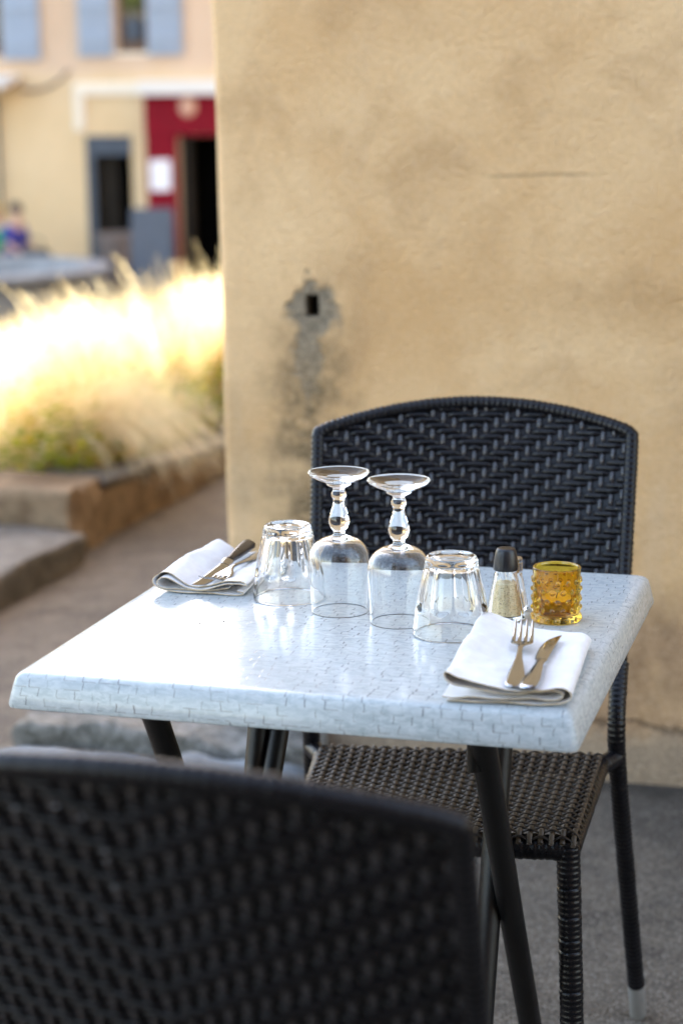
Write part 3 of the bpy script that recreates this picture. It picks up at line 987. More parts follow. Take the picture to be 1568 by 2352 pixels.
def make_chair():
    root = empty('wicker_chair')
    wk = M['wicker']
    # --- backrest weave
    bk = MB()
    NC = 14                      # columns each side of centre
    du = 1.0 / (NC + .6)
    dz = .0076
    z0 = .585
    rows_z = [z0 + dz * j for j in range(int((.902 - z0) / dz) + 1)]
    def over_h(i, j): return ((abs(i) - j) % 4) in (2, 3)
    A = .0026
    side_z = np.array([0, 0, 1.0])
    for j, z in enumerate(rows_z):
        if z < .860: um = 1.0
        else:
            q = (z - .862) / .036
            if q >= .93: continue
            um = max(0, 1 - max(0, q)) ** (1 / 2.0)
        pts, nr, sd = [], [], []
        n = max(8, int(2 * um / du * 4))
        jz = random.uniform(-.0005, .0005)
        for k in range(n + 1):
            u = -um + 2 * um * k / n
            c = u / du
            i0 = math.floor(c); t = smooth01((c - i0 - .25) / .5)
            a0 = 1 if over_h(i0, j) else -1; a1 = 1 if over_h(i0 + 1, j) else -1
            nn = bnorm(u, z)
            pts.append(bsurf(u, z + jz) + nn * A * (a0 + (a1 - a0) * t)); nr.append(nn); sd.append(np.cross(np.array([1.0, 0, 0]), nn) * -1)
        strand(bk, pts, nr, sd, .0080, .0044)
    for i in range(-NC, NC + 1):
        u = i * du
        zt = ztop(u) - .004
        pts, nr, sd = [], [], []
        n = int((zt - z0) / dz * 2.5)
        for k in range(n + 1):
            z = z0 - .006 + (zt - z0 + .006) * k / n
            c = (z - z0) / dz
            j0 = math.floor(c); t = smooth01((c - j0 - .2) / .6)
            a0 = -1 if over_h(i, j0) else 1; a1 = -1 if over_h(i, j0 + 1) else 1
            nn = bnorm(u, z)
            pts.append(bsurf(u, z) + nn * A * (a0 + (a1 - a0) * t)); nr.append(nn)
            tx = bsurf(u + .01, z) - bsurf(u - .01, z); sd.append(tx / np.linalg.norm(tx))
        strand(bk, pts, nr, sd, .0060, .0042, mi=1)
    us = np.linspace(-.985, .985, 30)
    bk.grid([[tuple(bsurf(u, z0 - .004 + (ztop(u) - z0) * q / 10)) for q in range(11)] for u in us])  # added sheet inside the weave, stops light showing through the gaps
    bk.build('backrest', [wk, M['wicker_glint']], root, True, 180)

    # --- wrapped frame of the back (posts + arch)
    def wrapped(path, r, period=.0078, lump=.10, n=12, squash=None):
        P = [np.array(p, float) for p in path]
        L = [0]
        for a, b in zip(P[:-1], P[1:]): L.append(L[-1] + np.linalg.norm(b - a))
        tot = L[-1]
        N = max(8, int(tot / period * 4))
        out, rr = [], []
        for k in range(N + 1):
            s_ = tot * k / N
            q = np.array([np.interp(s_, L, [p[c] for p in P]) for c in range(3)])
            ph = (s_ / period) % 1.0
            wrap = int(s_ / period)
            jr = 1 + .05 * (random.Random(wrap * 13 + int(r * 1e4)).random() - .5)
            out.append(q); rr.append(r * jr * (1 - lump + lump * math.sqrt(max(0, math.sin(PI * (ph * .9 + .05))))))
        m = MB(); m.tube(out, rr, n, squash=squash)
        return m

    arch = [tuple(bsurf(u, ztop(u))) for u in np.linspace(-1, 1, 33)]
    m = wrapped([tuple(bsurf(-1, z)) for z in np.linspace(.50, .856, 6)] + [tuple(bsurf(-.992, .861))] + arch[1:-1] + [tuple(bsurf(.992, .861))] + [tuple(bsurf(1, z)) for z in np.linspace(.856, .50, 6)], .0104, .0082, .26)
    m.build('back_frame', wk, root, True, 60)
    m = wrapped([tuple(bsurf(u, .583)) for u in np.linspace(-.97, .97, 13)], .0098, .0082, .2)
    m.build('lower_rail', wk, root, True, 60)
    # --- legs
    for sx in (-1, 1):
        m = wrapped(catmull([(sx * .238, .128, .052), (sx * .225, .07, .25), (sx * .214, .018, .43), (sx * .213, .0155, .50), (sx * (hw(.56)), lean(.56), .56)], 6), .0128, .0074, .14, 14)
        lg = m.build('leg', wk, root, True, 60)
        m = MB(); m.tube([(sx * .2408, .140, .0), (sx * .2405, .139, .004), (sx * .238, .128, .054)], [.0118, .0124, .0124], 14); m.build('foot_cap', M['grey_plastic'], lg)
        m = wrapped(catmull([(sx * .172, -.318, .052), (sx * .170, -.314, .25), (sx * .166, -.306, .444)], 5), .0152, .0074, .14, 14)
        lg = m.build('leg', wk, root, True, 60)
        m = MB(); m.tube([(sx * .173, -.319, 0), (sx * .173, -.319, .004), (sx * .172, -.318, .054)], [.0138, .0147, .0147], 14); m.build('foot_cap', M['grey_plastic'], lg)
    # --- seat frame: wrapped ring with joints to the posts
    ring = [(-.168, -.305, .433), (.168, -.305, .433), (.190, -.02, .440), (-.190, -.02, .440)]
    sf = MB()
    for a, b in ((0, 1), (1, 2), (2, 3), (3, 0)):
        k = wrapped([ring[a], tuple((np.array(ring[a]) + np.array(ring[b])) / 2), ring[b]], .0165 if a == 0 else .0145, .0085, .10, 12)
        sf.add(k.v, k.f)
    for sx in (-1, 1):
        k = wrapped([(sx * .186, -.028, .438), (sx * .200, -.006, .440), (sx * .214, .016, .442)], .0135, .006, .08, 10); sf.add(k.v, k.f)
    sf.build('seat_frame', wk, root, True, 60)
    # --- seat weave
    st = MB()
    def ssurf(u, v):    # u -1..1, v 0 front .. 1 rear
        half = .180 + .020 * v
        z = SEATZ - .010 * (1 - u * u) * math.sin(PI * min(1, max(0, v)))
        if abs(u) > .93: z -= .010 * ((abs(u) - .93) / .07) ** 2
        if v < .05: z -= .012 * ((.05 - v) / .05) ** 2
        return np.array([u * half, -.322 + .31 * v, z])
    up = np.array([0, 0, 1.0])
    nx, ny = 27, 34
    for j in range(ny):
        v = (j + .5) / ny
        pts, nr, sd = [], [], []
        for k in range(nx * 4 + 1):
            u = -1 + 2 * k / (nx * 4)
            c = (u + 1) / 2 * nx
            i0 = math.floor(c - .5); t = smooth01((c - .5 - i0 - .15) / .7)
            a0 = 1 if (i0 + j) % 2 else -1; a1 = -a0
            pts.append(ssurf(u, v) + up * .0019 * (a0 + (a1 - a0) * t)); nr.append(up); sd.append(np.array([0, 1.0, 0]))
        strand(st, pts, nr, sd, .0064, .0028)
    for i in range(nx):
        u = -1 + 2 * (i + .5) / nx
        pts, nr, sd = [], [], []
        for k in range(ny * 3 + 1):
            v = k / (ny * 3)
            c = v * ny
            j0 = math.floor(c - .5); t = smooth01((c - .5 - j0 - .15) / .7)
            a0 = -1 if (i + j0) % 2 else 1; a1 = -a0
            pts.append(ssurf(u, v) + up * .0019 * (a0 + (a1 - a0) * t)); nr.append(up); sd.append(np.array([1.0, 0, 0]))
        strand(st, pts, nr, sd, .0066, .0034, mi=1)
    st.build('seat', [M['wicker_seat'], M['wicker_nub']], root, True, 180)
    return root


chair = make_chair()
chair.location = (.344, .685, 0); chair.rotation_euler = (0, rad(-.9), rad(6))
tag(chair, 'dark woven wicker chair facing the viewer between table and plaster wall', 'chair', 'wicker chairs at the table')
chair2 = copy_tree(chair)
chair2.location = (.412, -.445, 0); chair2.rotation_euler = (0, rad(.5), rad(180))
tag(chair2, 'blurred dark wicker chair seen from behind on the near side of the table', 'chair', 'wicker chairs at the table')

R2 = chair2.rotation_euler.to_matrix().to_4x4(); R2.translation = chair2.location
sp0 = None
for (fx_, fy_, rr_) in ((45, 2369, .0022), (165, 2362, .0026), (241, 2395, .0026), (192, 2458, .0014), (306, 2494, .0026), (312, 2524, .002), (433, 2458, .0014), (335, 2600, .0022), (290, 2690, .0018), (985, 2412, .0012)):
    Pn = R2 @ Vector(bsurf(-.4, .74)); nn_ = R2.to_3x3() @ Vector(-bnorm(-.4, .74))
    q = on_plane(fx_ / 1.27551, fy_ / 1.27551, np.array(Pn + nn_ * .0062), np.array(nn_))
    ql = R2.inverted() @ Vector(q)
    if sp0 is None:
        m = MB(); ellipsoid(m, (0, 0, 0), (1, .35, .8), 6, 8)
        o = m.build('speck', M['pale_speck'], chair2, True, 180); sp0 = o
    else:
        o = sp0.copy(); COL.objects.link(o)
    o.location = ql; o.scale = (rr_ * .8, rr_ * .8, rr_ * .8)

# ================================================================== BISTRO TABLE
ZT = .735
tb = empty('bistro_table', (.30, .30, 0))
tag(tb, 'square bistro table with pale brick patterned laminate top and black tubular legs', 'table')


def table_top():
    m = MB()
    # section rings: (outset from the top edge rectangle, z)
    prof = [(-.012, 0.0), (-.006, -.0006), (-.002, -.0022), (.0012, -.006), (.0035, -.014), (.006, -.025), (.0078, -.034), (.0072, -.0375), (.004, -.039), (-.02, -.039)]
    H = .30
    cr, cs = .010, 5
    rings = []
    for (o, z) in prof:
        ring = []
        for q, (sx, sy) in enumerate(((1, -1), (1, 1), (-1, 1), (-1, -1))):
            h = H + o
            c = np.array([sx * (h - cr), sy * (h - cr)])
            a0 = (-PI / 2, 0, PI / 2, PI)[q]
            for k in range(cs + 1):
                a = a0 + PI / 2 * k / cs
                ring.append((c[0] + cr * math.cos(a), c[1] + cr * math.sin(a), ZT + z))
        rings.append(ring)
    n = len(rings[0])
    def uvof(p, d):
        x, y, z = p
        if d < 1e-9: return (x + .5, y + .5)
        if abs(y) >= abs(x) - .004: return (x + .5, (y if y < 0 else -y) + .5 + (-1) * d) if y < 0 else (x + .5, y + .5 + d)
        return (y + 1.5, .5 + (abs(x) + d))
    # distance along profile
    ds = [0.0]
    for a, b in zip(prof[:-1], prof[1:]): ds.append(ds[-1] + math.hypot(b[0] - a[0], b[1] - a[1]))
    for i in range(len(rings) - 1):
        for k in range(n):
            k2 = (k + 1) % n
            P4 = [rings[i][k], rings[i + 1][k], rings[i + 1][k2], rings[i][k2]]
            dd = [ds[i], ds[i + 1], ds[i + 1], ds[i]]
            mx_, my_ = sum(p[0] for p in P4) / 4, sum(p[1] for p in P4) / 4
            if abs(my_) >= abs(mx_): uv = [(p[0] + .5, (.5 - .29 - d_) if my_ < 0 else (.79 + d_)) for p, d_ in zip(P4, dd)]
            else: uv = [(p[1] + 1.5, .9 + d_) for p, d_ in zip(P4, dd)]
            m.add(P4, [(0, 1, 2, 3)], [uv])
    m.add(rings[0], [tuple(range(n))], [[(p[0] + .5, p[1] + .5) for p in rings[0]]])
    m.add(rings[-1], [tuple(reversed(range(n)))], [[(p[0] + .5, p[1] + .5) for p in reversed(rings[-1])]])
    return m


table_top().build('tabletop', M['laminate'], tb, True, 50, merge=1e-5)


def bar(path, r, name='leg', n=14, per=5):
    m = MB(); m.tube(catmull([(x - .30, y - .30, z) for x, y, z in path], per), r, n)
    return m.build(name, M['black_metal'], tb, True, 50)


for x in (.102, .481):
    a = bar([(x, .10, .692), (x, .112, .686), (x, .128, .668), (x, .155, .632), (x, .31, .383), (x, .45, .165), (x, .545, .012)], .0148)
for x in (.150, .456):
    a = bar([(x, .49, .690), (x, .43, .686), (x, .402, .66), (x, .365, .555), (x, .295, .36), (x, .21, .12), (x, .172, .012)], .0142)
bar([(.102, .125, .690), (.30, .125, .690), (.481, .125, .690)], .012, 'top_rail')
bar([(.150, .475, .690), (.30, .475, .690), (.456, .475, .690)], .012, 'top_rail')
bar([(.102, .5, .085), (.30, .5, .085), (.481, .5, .085)], .011, 'stretcher')
bar([(.150, .20, .09), (.30, .20, .09), (.456, .20, .09)], .011, 'stretcher')
bar([(.179, .47, .688), (.178, .42, .64), (.176, .37, .566), (.172, .28, .41), (.160, .25, .34)], .0125, 'fold_strut')
bar([(.470, .15, .69), (.470, .15, .66), (.470, .152, .613)], .0078, 'latch')
for (x, y) in ((.102, .548), (.481, .548), (.150, .170), (.456, .170)):
    m = MB(); m.tube([(x - .3, y - .3, 0), (x - .3, y - .3, .018)], [.019, .018], 14); m.build('foot', M['dark_plastic'], tb)

# ================================================================== THINGS ON THE TABLE
Z0 = ZT + .0005


def tumbler(loc_, label, rz=0.0, s=1.0):
    m = MB()
    NF = 9
    outer = catmull([(.0425, 0.0), (.0438, .0012), (.0438, .006), (.0428, .016), (.0415, .027), (.0402, .036), (.0378, .050), (.0347, .064), (.0318, .076), (.0306, .082), (.0302, .0865), (.0285, .0905), (.0262, .0915)], 5)
    top_ = [(.022, .0905), (.018, .0890), (.006, .0885), (0.0002, .0885)]
    inner = catmull([(.0412, .0002), (.0408, .006), (.0398, .016), (.0386, .027), (.0372, .036), (.0346, .050), (.0314, .064), (.0288, .073), (.026, .0775), (.018, .080), (.008, .081), (.0002, .0812)], 4)
    def rf(r, z, a):
        ph = ((a + PI / NF) % (2 * PI / NF)) - PI / NF
        q = abs(ph) / (PI / NF)
        zth = .0285 + .008 * q * q
        w = smooth01((z - zth) / .006) * (1 - .75 * smooth01((z - .080) / .009))
        rp = r * math.cos(PI / NF) / math.cos(ph) * 1.012
        rp *= 1 - .020 * (1 - q * q)
        return r * (1 - w) + rp * w
    m.lathe(outer, 144, rfun=rf)
    m.lathe([outer[-1]] + top_, 144)
    m.lathe(list(reversed(inner)), 144)
    m.lathe([inner[0], (.0418, -.0003), outer[0]], 144)
    o = m.build('tumbler', M['clear_glass'], None, True, 180, merge=1e-6)
    o.location = loc_; o.rotation_euler = (0, 0, rz)
    tag(o, label, 'tumbler', 'upturned faceted tumblers')
    return o


tumbler((.189, .378, Z0), 'upturned faceted tumbler beside the napkin at the back of the table', .2)
tumbler((.419, .263, Z0), 'upturned faceted tumbler between the wine glasses and pepper shaker', .45)


def wine_glass():
    m = MB()
    outer = catmull([(.0335, 0.0), (.0342, .001), (.0350, .02), (.0360, .04), (.0368, .055), (.0365, .0645), (.0345, .0735), (.029, .0822), (.020, .0880), (.0118, .0907), (.0076, .0932), (.0070, .0955), (.0076, .098), (.0104, .102), (.0122, .107), (.0125, .111), (.0115, .116), (.0094, .1225), (.0077, .1285), (.0068, .1335), (.0073, .1365), (.0087, .139), (.0093, .1413), (.0086, .1437), (.0071, .1468), (.0078, .1495), (.0125, .152), (.0146, .1535), (.0150, .1552), (.0195, .1572), (.029, .1615), (.0342, .1648), (.0364, .1670), (.0366, .1684), (.0356, .1692), (.031, .1680), (.020, .1652), (.009, .1636), (.0002, .1632)], 4)
    inner = catmull([(.0330, 0.0), (.0326, .001), (.0334, .02), (.0345, .04), (.0354, .055), (.0350, .0645), (.0328, .0725), (.027, .0805), (.018, .0852), (.009, .0868), (.0002, .0872)], 5)
    m.lathe(outer, 96)
    m.lathe(list(reversed(inner)), 96)
    m.lathe([inner[0], (.03325, -.0004), outer[0]], 96)
    return m.build('wine_glass', M['clear_glass'], None, True, 180, merge=1e-6)


wg = wine_glass()
wg.location = (.268, .331, Z0)
tag(wg, 'upturned stemmed wine glass next to the tumbler by the left napkin', 'wine glass', 'upturned wine glasses')
w2 = wg.copy(); COL.objects.link(w2); w2.location = (.349, .299, Z0); w2.rotation_euler = (0, 0, 1)
tag(w2, 'upturned stemmed wine glass in the middle of the row of glassware', 'wine glass', 'upturned wine glasses')


def shaker(name, loc_, label, cat, kind):
    root = empty(name, loc_, .3)
    tag(root, label, cat)
    NF = 8
    def rf(r, z, a):
        ph = ((a + PI / NF) % (2 * PI / NF)) - PI / NF
        w = .9 if z < .052 else .9 * max(0, 1 - (z - .052) / .004)
        return r * (1 - w) + w * r * math.cos(PI / NF) / math.cos(ph) * 1.03
    m = MB()
    o_ = catmull([(.0002, .0006), (.018, .0006), (.0215, .0004), (.0228, .002), (.0226, .006), (.0205, .020), (.0175, .036), (.0148, .050), (.0128, .056), (.0122, .059)], 4)
    i_ = catmull([(.0002, .0045), (.017, .0046), (.0198, .006), (.0196, .0085), (.0178, .020), (.0150, .036), (.0124, .050), (.0108, .056), (.0106, .059)], 4)
    m.lathe(o_, 64, rfun=rf); m.lathe(list(reversed(i_)), 64); m.lathe([o_[-1], i_[-1]], 64)
    m.build('glass_body', M['clear_glass'], root, True, 35, merge=1e-6)
    top = .043 if kind == 'pepper' else .028
    rt = .0178 + (.0124 - .0178) * (top - .020) / .030
    m = MB(); m.lathe([(.0002, .0052), (.016, .0052), (.0188, .0065), (.0187, .0085), (.0172, .020), (rt - .0006, top), (rt * .5, top + .0012), (.0002, top + .0006)], 40)
    m.build('filling', M['ground_pepper' if kind == 'pepper' else 'salt'], root, True, 50)
    m = MB()
    if kind == 'pepper':
        cp = catmull([(.0002, .0585), (.012, .0585), (.0142, .0588), (.0147, .0605), (.0143, .067), (.0131, .0755), (.0116, .0815), (.0100, .0840), (.0075, .0846), (.0002, .0846)], 5)
        m.lathe(cp, 48)
        m.build('cap', M['dark_plastic'], root, True, 50)
        m = MB()
        for k in range(6):
            a = 2 * PI * k / 6
            m.lathe([(.0007, .0001), (.0002, .0001)], 8, (.004 * math.cos(a), .004 * math.sin(a), .0848))
        m.build('holes', M['dark_recess'], root, True)
    else:
        prof = [(.0002, .0575), (.0130, .0575)]
        for q in range(5): prof += [(.0138, .0590 + q * .0028), (.0138, .0604 + q * .0028), (.0129, .0610 + q * .0028), (.0129, .0616 + q * .0028)]
        prof += [(.0136, .0745), (.0132, .0785), (.011, .0805), (.0002, .0815)]
        m.lathe(prof, 40); m.build('cap', M['steel_dull'], root, True, 40)
    return root


shaker('pepper_shaker', (.466, .342, Z0), 'glass pepper shaker with black plastic cap and tan ground pepper', 'pepper shaker', 'pepper')
ss_ = shaker('salt_shaker', (.4665, .386, Z0), 'glass salt shaker with ridged metal cap behind the pepper shaker', 'salt shaker', 'salt')
ss_.scale = (.8, .8, .8)


def candle_holder():
    m = MB()
    NB, rows_b = 14, [.0045, .0155, .0265, .0375, .0485]
    nz_, na_ = 110, 252
    Rr = .0278
    def rad_(z, a):
        r = Rr + .0012 * max(0, 1 - z / .006)
        for q, zb in enumerate(rows_b):
            if abs(z - zb) > .0042: continue
            off = (q % 2) * .5
            k = round(a / (2 * PI) * NB - off)
            da = (a - (k + off) * 2 * PI / NB)
            d = math.hypot(da * Rr, z - zb)
            if d < .0030: r += .0023 * math.sqrt(1 - (d / .0030) ** 2)
        return r
    rows_ = []
    for i in range(nz_ + 1):
        z = .0008 + .0607 * i / nz_
        rows_.append([(rad_(z, 2 * PI * j / na_) * math.cos(2 * PI * j / na_), rad_(z, 2 * PI * j / na_) * math.sin(2 * PI * j / na_), z) for j in range(na_)])
    m.grid(rows_, closed_v=True)
    m.lathe([(Rr, .0615), (Rr + .0004, .0625), (Rr - .0004, .0634), (Rr - .0020, .0634), (Rr - .0028, .0625), (Rr - .0030, .06), (Rr - .0030, .010), (Rr - .006, .0072), (.0002, .0070)], na_)
    m.lathe([(.0002, .0012), (Rr - .003, .0004), (rad_(.0008, .1), .0008)], na_)
    return m.build('candle_holder', M['amber_glass'], None, True, 180, merge=1e-6)


ch_ = candle_holder(); ch_.location = (.524, .352, Z0)
tag(ch_, 'amber hobnail glass candle holder near the right edge of the table', 'candle holder')
te = empty('tealight', (.524, .352, Z0 + .0074))
tag(te, 'pale tealight candle sitting inside the amber glass holder', 'candle')
m = MB(); m.lathe([(.0002, 0), (.0188, 0), (.0195, .0015), (.0198, .0165), (.0195, .0170), (.0190, .0165), (.0188, .004), (.0002, .004)], 40); m.build('cup', M['steel_dull'], te, True, 40)
m = MB(); m.lathe([(.0002, .0042), (.0186, .0042), (.0187, .0150), (.0165, .0146), (.002, .0142), (.0002, .0142)], 40); m.build('wax', M['wax'], te, True, 40)
m = MB(); m.tube([(0, 0, .0143), (.0004, 0, .018), (.0014, 0, .0215)], .0006, 6); m.build('wick', M['dark_recess'], te)


# ---- napkins: one long folded ribbon section swept from front to back
def napkin(corners, section, label, hscale=(1, 1), seed=0, th=.0011):
    FL, FR, BR, BL = [np.array(c) for c in corners]
    S = catmull(section, 7)
    xs_ = [p[0] for p in section]; x0, x1 = min(xs_), max(xs_)
    # offset ribbon -> closed outline
    T = [S[min(i + 1, len(S) - 1)] - S[max(i - 1, 0)] for i in range(len(S))]
    Nn = [np.array([-t[1], t[0]]) / (np.linalg.norm(t) + 1e-12) for t in T]
    outl = [p + n * th / 2 for p, n in zip(S, Nn)] + [p - n * th / 2 for p, n in reversed(list(zip(S, Nn)))]
    m = MB()
    NL = 44
    rings = []
    for k in range(NL + 1):
        t = k / NL
        hz = hscale[0] + (hscale[1] - hscale[0]) * t
        row = []
        for idx, p in enumerate(outl):
            u = (p[0] - x0) / (x1 - x0)
            # layer ends are not quite flush at the front
            lay = idx / len(outl); lay = lay * 2 if lay < .5 else 2 - lay * 2
            dy = (.0034 * math.sin(lay * 9 + seed) + .0016 * math.sin(u * 14 + lay * 5 + seed)) * (1 - t)
            a = FL + (BL - FL) * t; b = FR + (BR - FR) * t
            q = a + (b - a) * u
            d = (BL - FL) / np.linalg.norm(BL - FL)
            wv = (.0036 * mnoise.noise(Vector((q[0] * 25, q[1] * 18, seed))) + .0013 * mnoise.noise(Vector((q[0] * 80, q[1] * 60, seed)))) * (p[1] / .02)
            wv -= .0011 * math.exp(-((t - .42 - .05 * u) / .018) ** 2) * (p[1] / .02)
            zz = max(th * .55, p[1] * hz + wv) if p[1] > .002 else p[1]
            row.append((q[0] + d[0] * dy, q[1] + d[1] * dy, ZT + .0006 + zz))
        rings.append(row)
    b0 = len(m.v)
    m.grid(rings, closed_v=True)
    n = len(outl); h = n // 2
    for base, rev in ((0, False), (NL * n, True)):   # end faces: warm bounce between the folds put into their colour
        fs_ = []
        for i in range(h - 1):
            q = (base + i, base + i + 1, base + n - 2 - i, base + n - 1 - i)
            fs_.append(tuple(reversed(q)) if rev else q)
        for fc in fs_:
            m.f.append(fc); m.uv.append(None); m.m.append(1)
    o = m.build('napkin', [M['linen'], M['linen_bounce']], None, True, 70)
    tag(o, label, 'napkin', 'folded linen napkins')
    return o


secR = [(.002, .0012), (.020, .0016), (.045, .0014), (.070, .0018), (.095, .0014), (.113, .0028), (.1225, .0065), (.1245, .0115), (.121, .0160), (.113, .0175), (.098, .0150), (.075, .0148), (.050, .0165), (.028, .0205), (.012, .0262), (.0035, .0275), (.001, .0235), (.006, .0190), (.018, .0160), (.036, .0125), (.060, .0105), (.085, .0112), (.104, .0138), (.113, .0135), (.1165, .0105), (.113, .0072), (.104, .0060), (.085, .0062), (.060, .0055), (.030, .0062), (.010, .0050), (-.001, .0058)]
napkin([(.469, .004), (.597, .016), (.583, .232), (.450, .282)], secR, 'folded white linen napkin at the front right corner of the table', (1.18, .95), 1)
secL = [(.112, .0060), (.119, .0040), (.115, .0012), (.090, .0012), (.060, .0016), (.030, .0018), (.013, .0038), (.003, .0095), (.0005, .0165), (.005, .0225), (.013, .0260), (.022, .0250), (.036, .0178), (.050, .0098), (.062, .0090), (.078, .0115), (.096, .0155), (.110, .0168), (.120, .0150), (.122, .0128), (.108, .0138), (.092, .0118), (.076, .0078), (.060, .0062), (.046, .0082), (.032, .0150), (.020, .0205), (.012, .0195), (.0075, .0145), (.010, .0088), (.020, .0052), (.050, .0042), (.080, .0045), (.098, .0068)]
napkin([(.016, .362), (.136, .372), (.120, .556), (.022, .560)], secL, 'folded white linen napkin at the back left of the table beside a tumbler', (1, .95), 5)


def loft(mb, stations, n=10, sq=1.0):
    """stations: (centre xyz, half width, half thickness) along +y in local coordinates"""
    rows = []
    for (c, w, h_) in stations:
        row = []
        for k in range(n):
            a = 2 * PI * k / n
            ca, sa = math.cos(a), math.sin(a)
            row.append((c[0] + w * math.copysign(abs(ca) ** sq, ca), c[1], c[2] + h_ * math.copysign(abs(sa) ** sq, sa)))
        rows.append(row)
    b = len(mb.v)
    mb.grid(rows, closed_v=True, flip=True)
    mb.f.append(tuple(b + k for k in range(n))); mb.uv.append(None); mb.m.append(0)
    e = b + (len(rows) - 1) * n
    mb.f.append(tuple(e + k for k in reversed(range(n)))); mb.uv.append(None); mb.m.append(0)


def place(o, a, b, roll=0.0):
    """put local +y from point a to point b"""
    a, b = Vector(a), Vector(b)
    y = (b - a).normalized()
    z0 = Vector((0, 0, 1)); z = (z0 - y * z0.dot(y)).normalized(); x = y.cross(z)
    mt = Matrix((x, y, z)).transposed().to_4x4()
    mt.translation = a
    o.matrix_world = mt @ Matrix.Rotation(roll, 4, 'Y')


def fork(label, L=.190, sc=1.0):
    m = MB()
    st = []
    for (y, w, h_, z) in [(0, .002, .0006, .0016), (.002, .0075, .0011, .0016), (.008, .0098, .0013, .0017), (.03, .0094, .0013, .0020), (.06, .0068, .0013, .003), (.085, .0040, .0016, .0050), (.105, .0029, .0018, .0070), (.120, .0030, .0017, .0075), (.130, .0062, .0011, .0066), (.138, .0102, .0009, .0052), (.146, .0118, .0008, .0042), (.150, .0120, .0008, .0038)]:
        st.append(((0, y, z), w, h_))
    st2 = [((p[0][0], p[0][1], p[0][2]), p[1], p[2]) for p in st]
    loft(m, st2, 14, .7)
    for k in range(4):
        x = -.0096 + .0064 * k
        ts = []
        for (t, w) in ((0, .0023), (.2, .0022), (.45, .0020), (.7, .0017), (.9, .0012), (1, .0005)):
            y = .1485 + .050 * t
            z = .0038 - .0020 * math.sin(PI * min(t, .6) / .6 * .5) + .017 * max(0, t - .15) ** 1.5
            ts.append(((x * (1 - .04 * t), y, z), w, .0009 * (1 - .4 * t)))
        loft(m, ts, 8, .8)
    o = m.build('fork', M['steel'], None, True, 50)
    tag(o, label, 'fork', 'forks on the napkins')
    return o


def knife(label, dark_handle=False):
    m = MB()
    hd = [(0, .002, .001), (.002, .0082, .0026), (.010, .0100, .0032), (.035, .0094, .0034), (.062, .0074, .0034), (.082, .0052, .0032), (.094, .0058, .0030), (.100, .0064, .0026)]
    hstations = [((0, y, .0036), w, h_) for y, w, h_ in hd]
    bl = [(.100, -.0050, .0050, .0016), (.106, -.0066, .0052, .0010), (.112, -.0086, .0054, .0007), (.130, -.0100, .0056, .0006), (.155, -.0100, .0060, .0006), (.175, -.0084, .0066, .0005), (.190, -.0048, .0072, .0004), (.200, .0012, .0076, .0004), (.206, .0066, .0080, .0003)]
    bst = [(((a + b) / 2, y, .0030), (b - a) / 2, h_) for y, a, b, h_ in bl]
    if dark_handle:
        root = MB(); loft(root, bst, 14, .6); loft(root, [((0, y, .0034), w, h_) for y, w, h_ in ((.086, .0062, .0033), (.094, .0074, .0034), (.100, .0066, .0026), (.104, .0060, .0012))], 14, .7)
        o = root.build('knife', M['steel'], None, True, 40)
        h2 = MB(); loft(h2, [((0, y, .0040), w * .92, h_ * 1.35) for y, w, h_ in hd[:6]] + [((0, .0858, .0038), .0058, .0038)], 16, .75)
        h2.build('handle', M['horn_handle'], o, True, 50)
    else:
        loft(m, hstations, 16, .75); loft(m, bst, 14, .6)
        o = m.build('knife', M['steel'], None, True, 40)
    tag(o, label, 'knife', 'knives on the napkins')
    return o


place(fork('steel fork with tines up on the front right napkin'), (.541, .008, ZT + .0200), (.5085, .246, ZT + .0235))
place(knife('all steel table knife beside the fork on the front right napkin'), (.556, .000, ZT + .0195), (.547, .225, ZT + .0180), rad(-6))
place(knife('dark handled knife on the left napkin pointing to the front', True), (.078, .560, ZT + .0200), (.078, .366, ZT + .0105), rad(-20))
place(fork('steel fork lying beside the dark handled knife on the left napkin'), (.110, .545, ZT + .0185), (.094, .362, ZT + .0135))

# crumbs and litter
cr = MB()
for (x, y) in ((.125, .235), (.15, .25)):
    cr = MB(); ellipsoid(cr, (x, y, ZT + .0009), (.0011, .0009, .0008), 5, 7)
    tag(cr.build('crumb', M['horn_handle'], None, True), 'tiny dark crumb on the bare left part of the tabletop', 'crumb', 'crumbs on the tabletop')
lf0 = None
for i, (x, y, a) in enumerate(((.60, 1.35, .4), (.46, .95, 1.0), (-.8, 2.6, 1), (-1.0, 3.1, 3))):
    if lf0 is None:
        m = MB(); N = 8
        m.grid([[(s_ * .009 * math.sin(PI * k / N) ** .8, -.016 + .032 * k / N, .004 + .004 * s_ * s_ + .003 * math.sin(k)) for k in range(N + 1)] for s_ in (-1, 0, 1)])
        lf0 = m.build('fallen_leaf', M['dry_leaf'], None, True, 180); o = lf0
    else:
        o = lf0.copy(); COL.objects.link(o)
    o.location = (x, y, 0.001); o.rotation_euler = (0, 0, a); o.scale = (.6, .6, .6)
    tag(o, 'small dry brown leaf lying on the concrete ground', 'leaf', 'dry leaves on the ground')

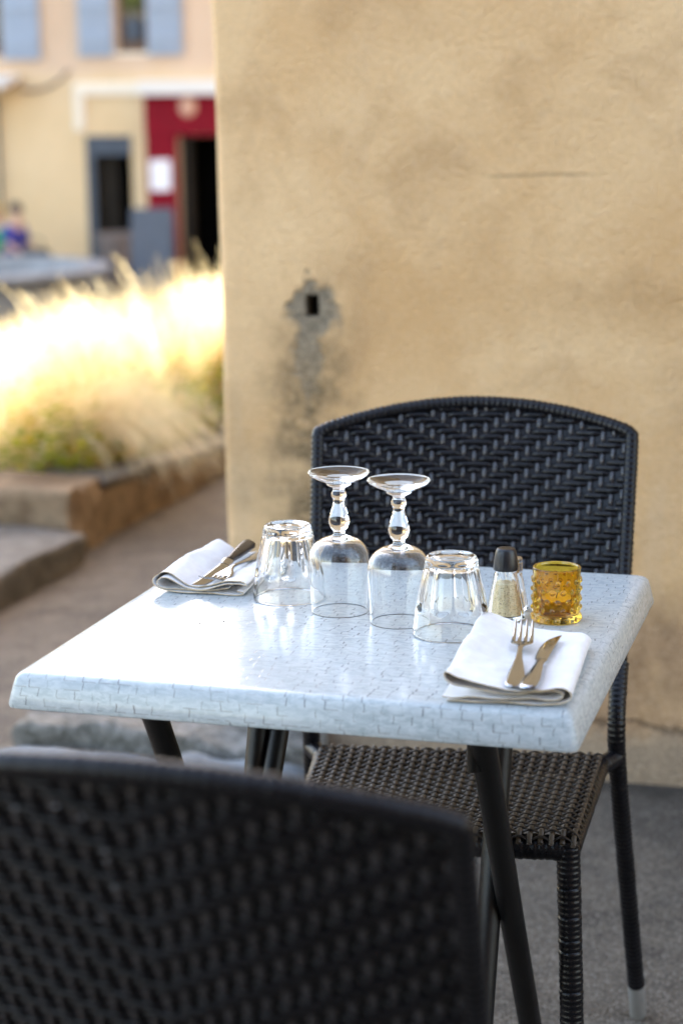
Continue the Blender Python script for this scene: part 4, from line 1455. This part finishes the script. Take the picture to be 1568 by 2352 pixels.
# ================================================================== LIGHT, SKY, CAMERA
SUN_EL, SUN_AZ = rad(38), rad(3.6)           # azimuth measured from +y towards +x
sd = Vector((math.sin(SUN_AZ) * math.cos(SUN_EL), math.cos(SUN_AZ) * math.cos(SUN_EL), math.sin(SUN_EL)))
sl = bpy.data.lights.new('sun', 'SUN'); sl.energy = 4.0; sl.angle = rad(.53); sl.color = (1, .93, .82)
so = bpy.data.objects.new('sun', sl); COL.objects.link(so)
so.rotation_euler = sd.to_track_quat('Z', 'Y').to_euler()
so.location = (0, 0, 20)
w = bpy.data.worlds.new('World'); scene.world = w; w.use_nodes = True
nt = w.node_tree; nt.nodes.clear()
sky = nt.nodes.new('ShaderNodeTexSky'); sky.sky_type = 'NISHITA'; sky.sun_disc = False
sky.sun_elevation = SUN_EL; sky.sun_rotation = SUN_AZ; sky.air_density = 1.0; sky.dust_density = 1.6; sky.ozone_density = 0.5
bg = nt.nodes.new('ShaderNodeBackground'); bg.inputs['Strength'].default_value = .15
wo_ = nt.nodes.new('ShaderNodeOutputWorld')
wbn = nt.nodes.new('ShaderNodeMix'); wbn.data_type = 'RGBA'; wbn.blend_type = 'MULTIPLY'; wbn.inputs[0].default_value = 1
wbn.inputs[7].default_value = (1.13, .985, .84, 1)
nt.links.new(sky.outputs[0], wbn.inputs[6]); nt.links.new(wbn.outputs[2], bg.inputs[0]); nt.links.new(bg.outputs[0], wo_.inputs[0])

cd = bpy.data.cameras.new('camera'); co_ = bpy.data.objects.new('camera', cd); COL.objects.link(co_)
r_, u_, f_ = AX
mt = Matrix(((r_[0], u_[0], -f_[0], CAM[0]), (r_[1], u_[1], -f_[1], CAM[1]), (r_[2], u_[2], -f_[2], CAM[2]), (0, 0, 0, 1)))
co_.matrix_world = mt
cd.sensor_fit = 'VERTICAL'; cd.sensor_height = 36.0; cd.sensor_width = 24.0
cd.lens = CF / CH * 36.0
cd.clip_start = .05; cd.clip_end = 2000
cd.dof.use_dof = True; cd.dof.focus_distance = 2.27; cd.dof.aperture_fstop = 3.5; cd.dof.aperture_blades = 0
scene.camera = co_
scene.view_settings.view_transform = 'Standard'; scene.view_settings.look = 'None'
scene.view_settings.exposure = 2.95; scene.view_settings.gamma = 1.0
scene.render.engine = 'CYCLES'
c_ = scene.cycles
c_.max_bounces = 20; c_.transmission_bounces = 18; c_.glossy_bounces = 8; c_.diffuse_bounces = 5; c_.transparent_max_bounces = 16
c_.caustics_reflective = False; c_.caustics_refractive = True; c_.blur_glossy = 0.0
c_.sample_clamp_indirect = 12.0
c_.use_denoising = True
try: c_.denoiser = 'OPENIMAGEDENOISE'
except Exception: pass
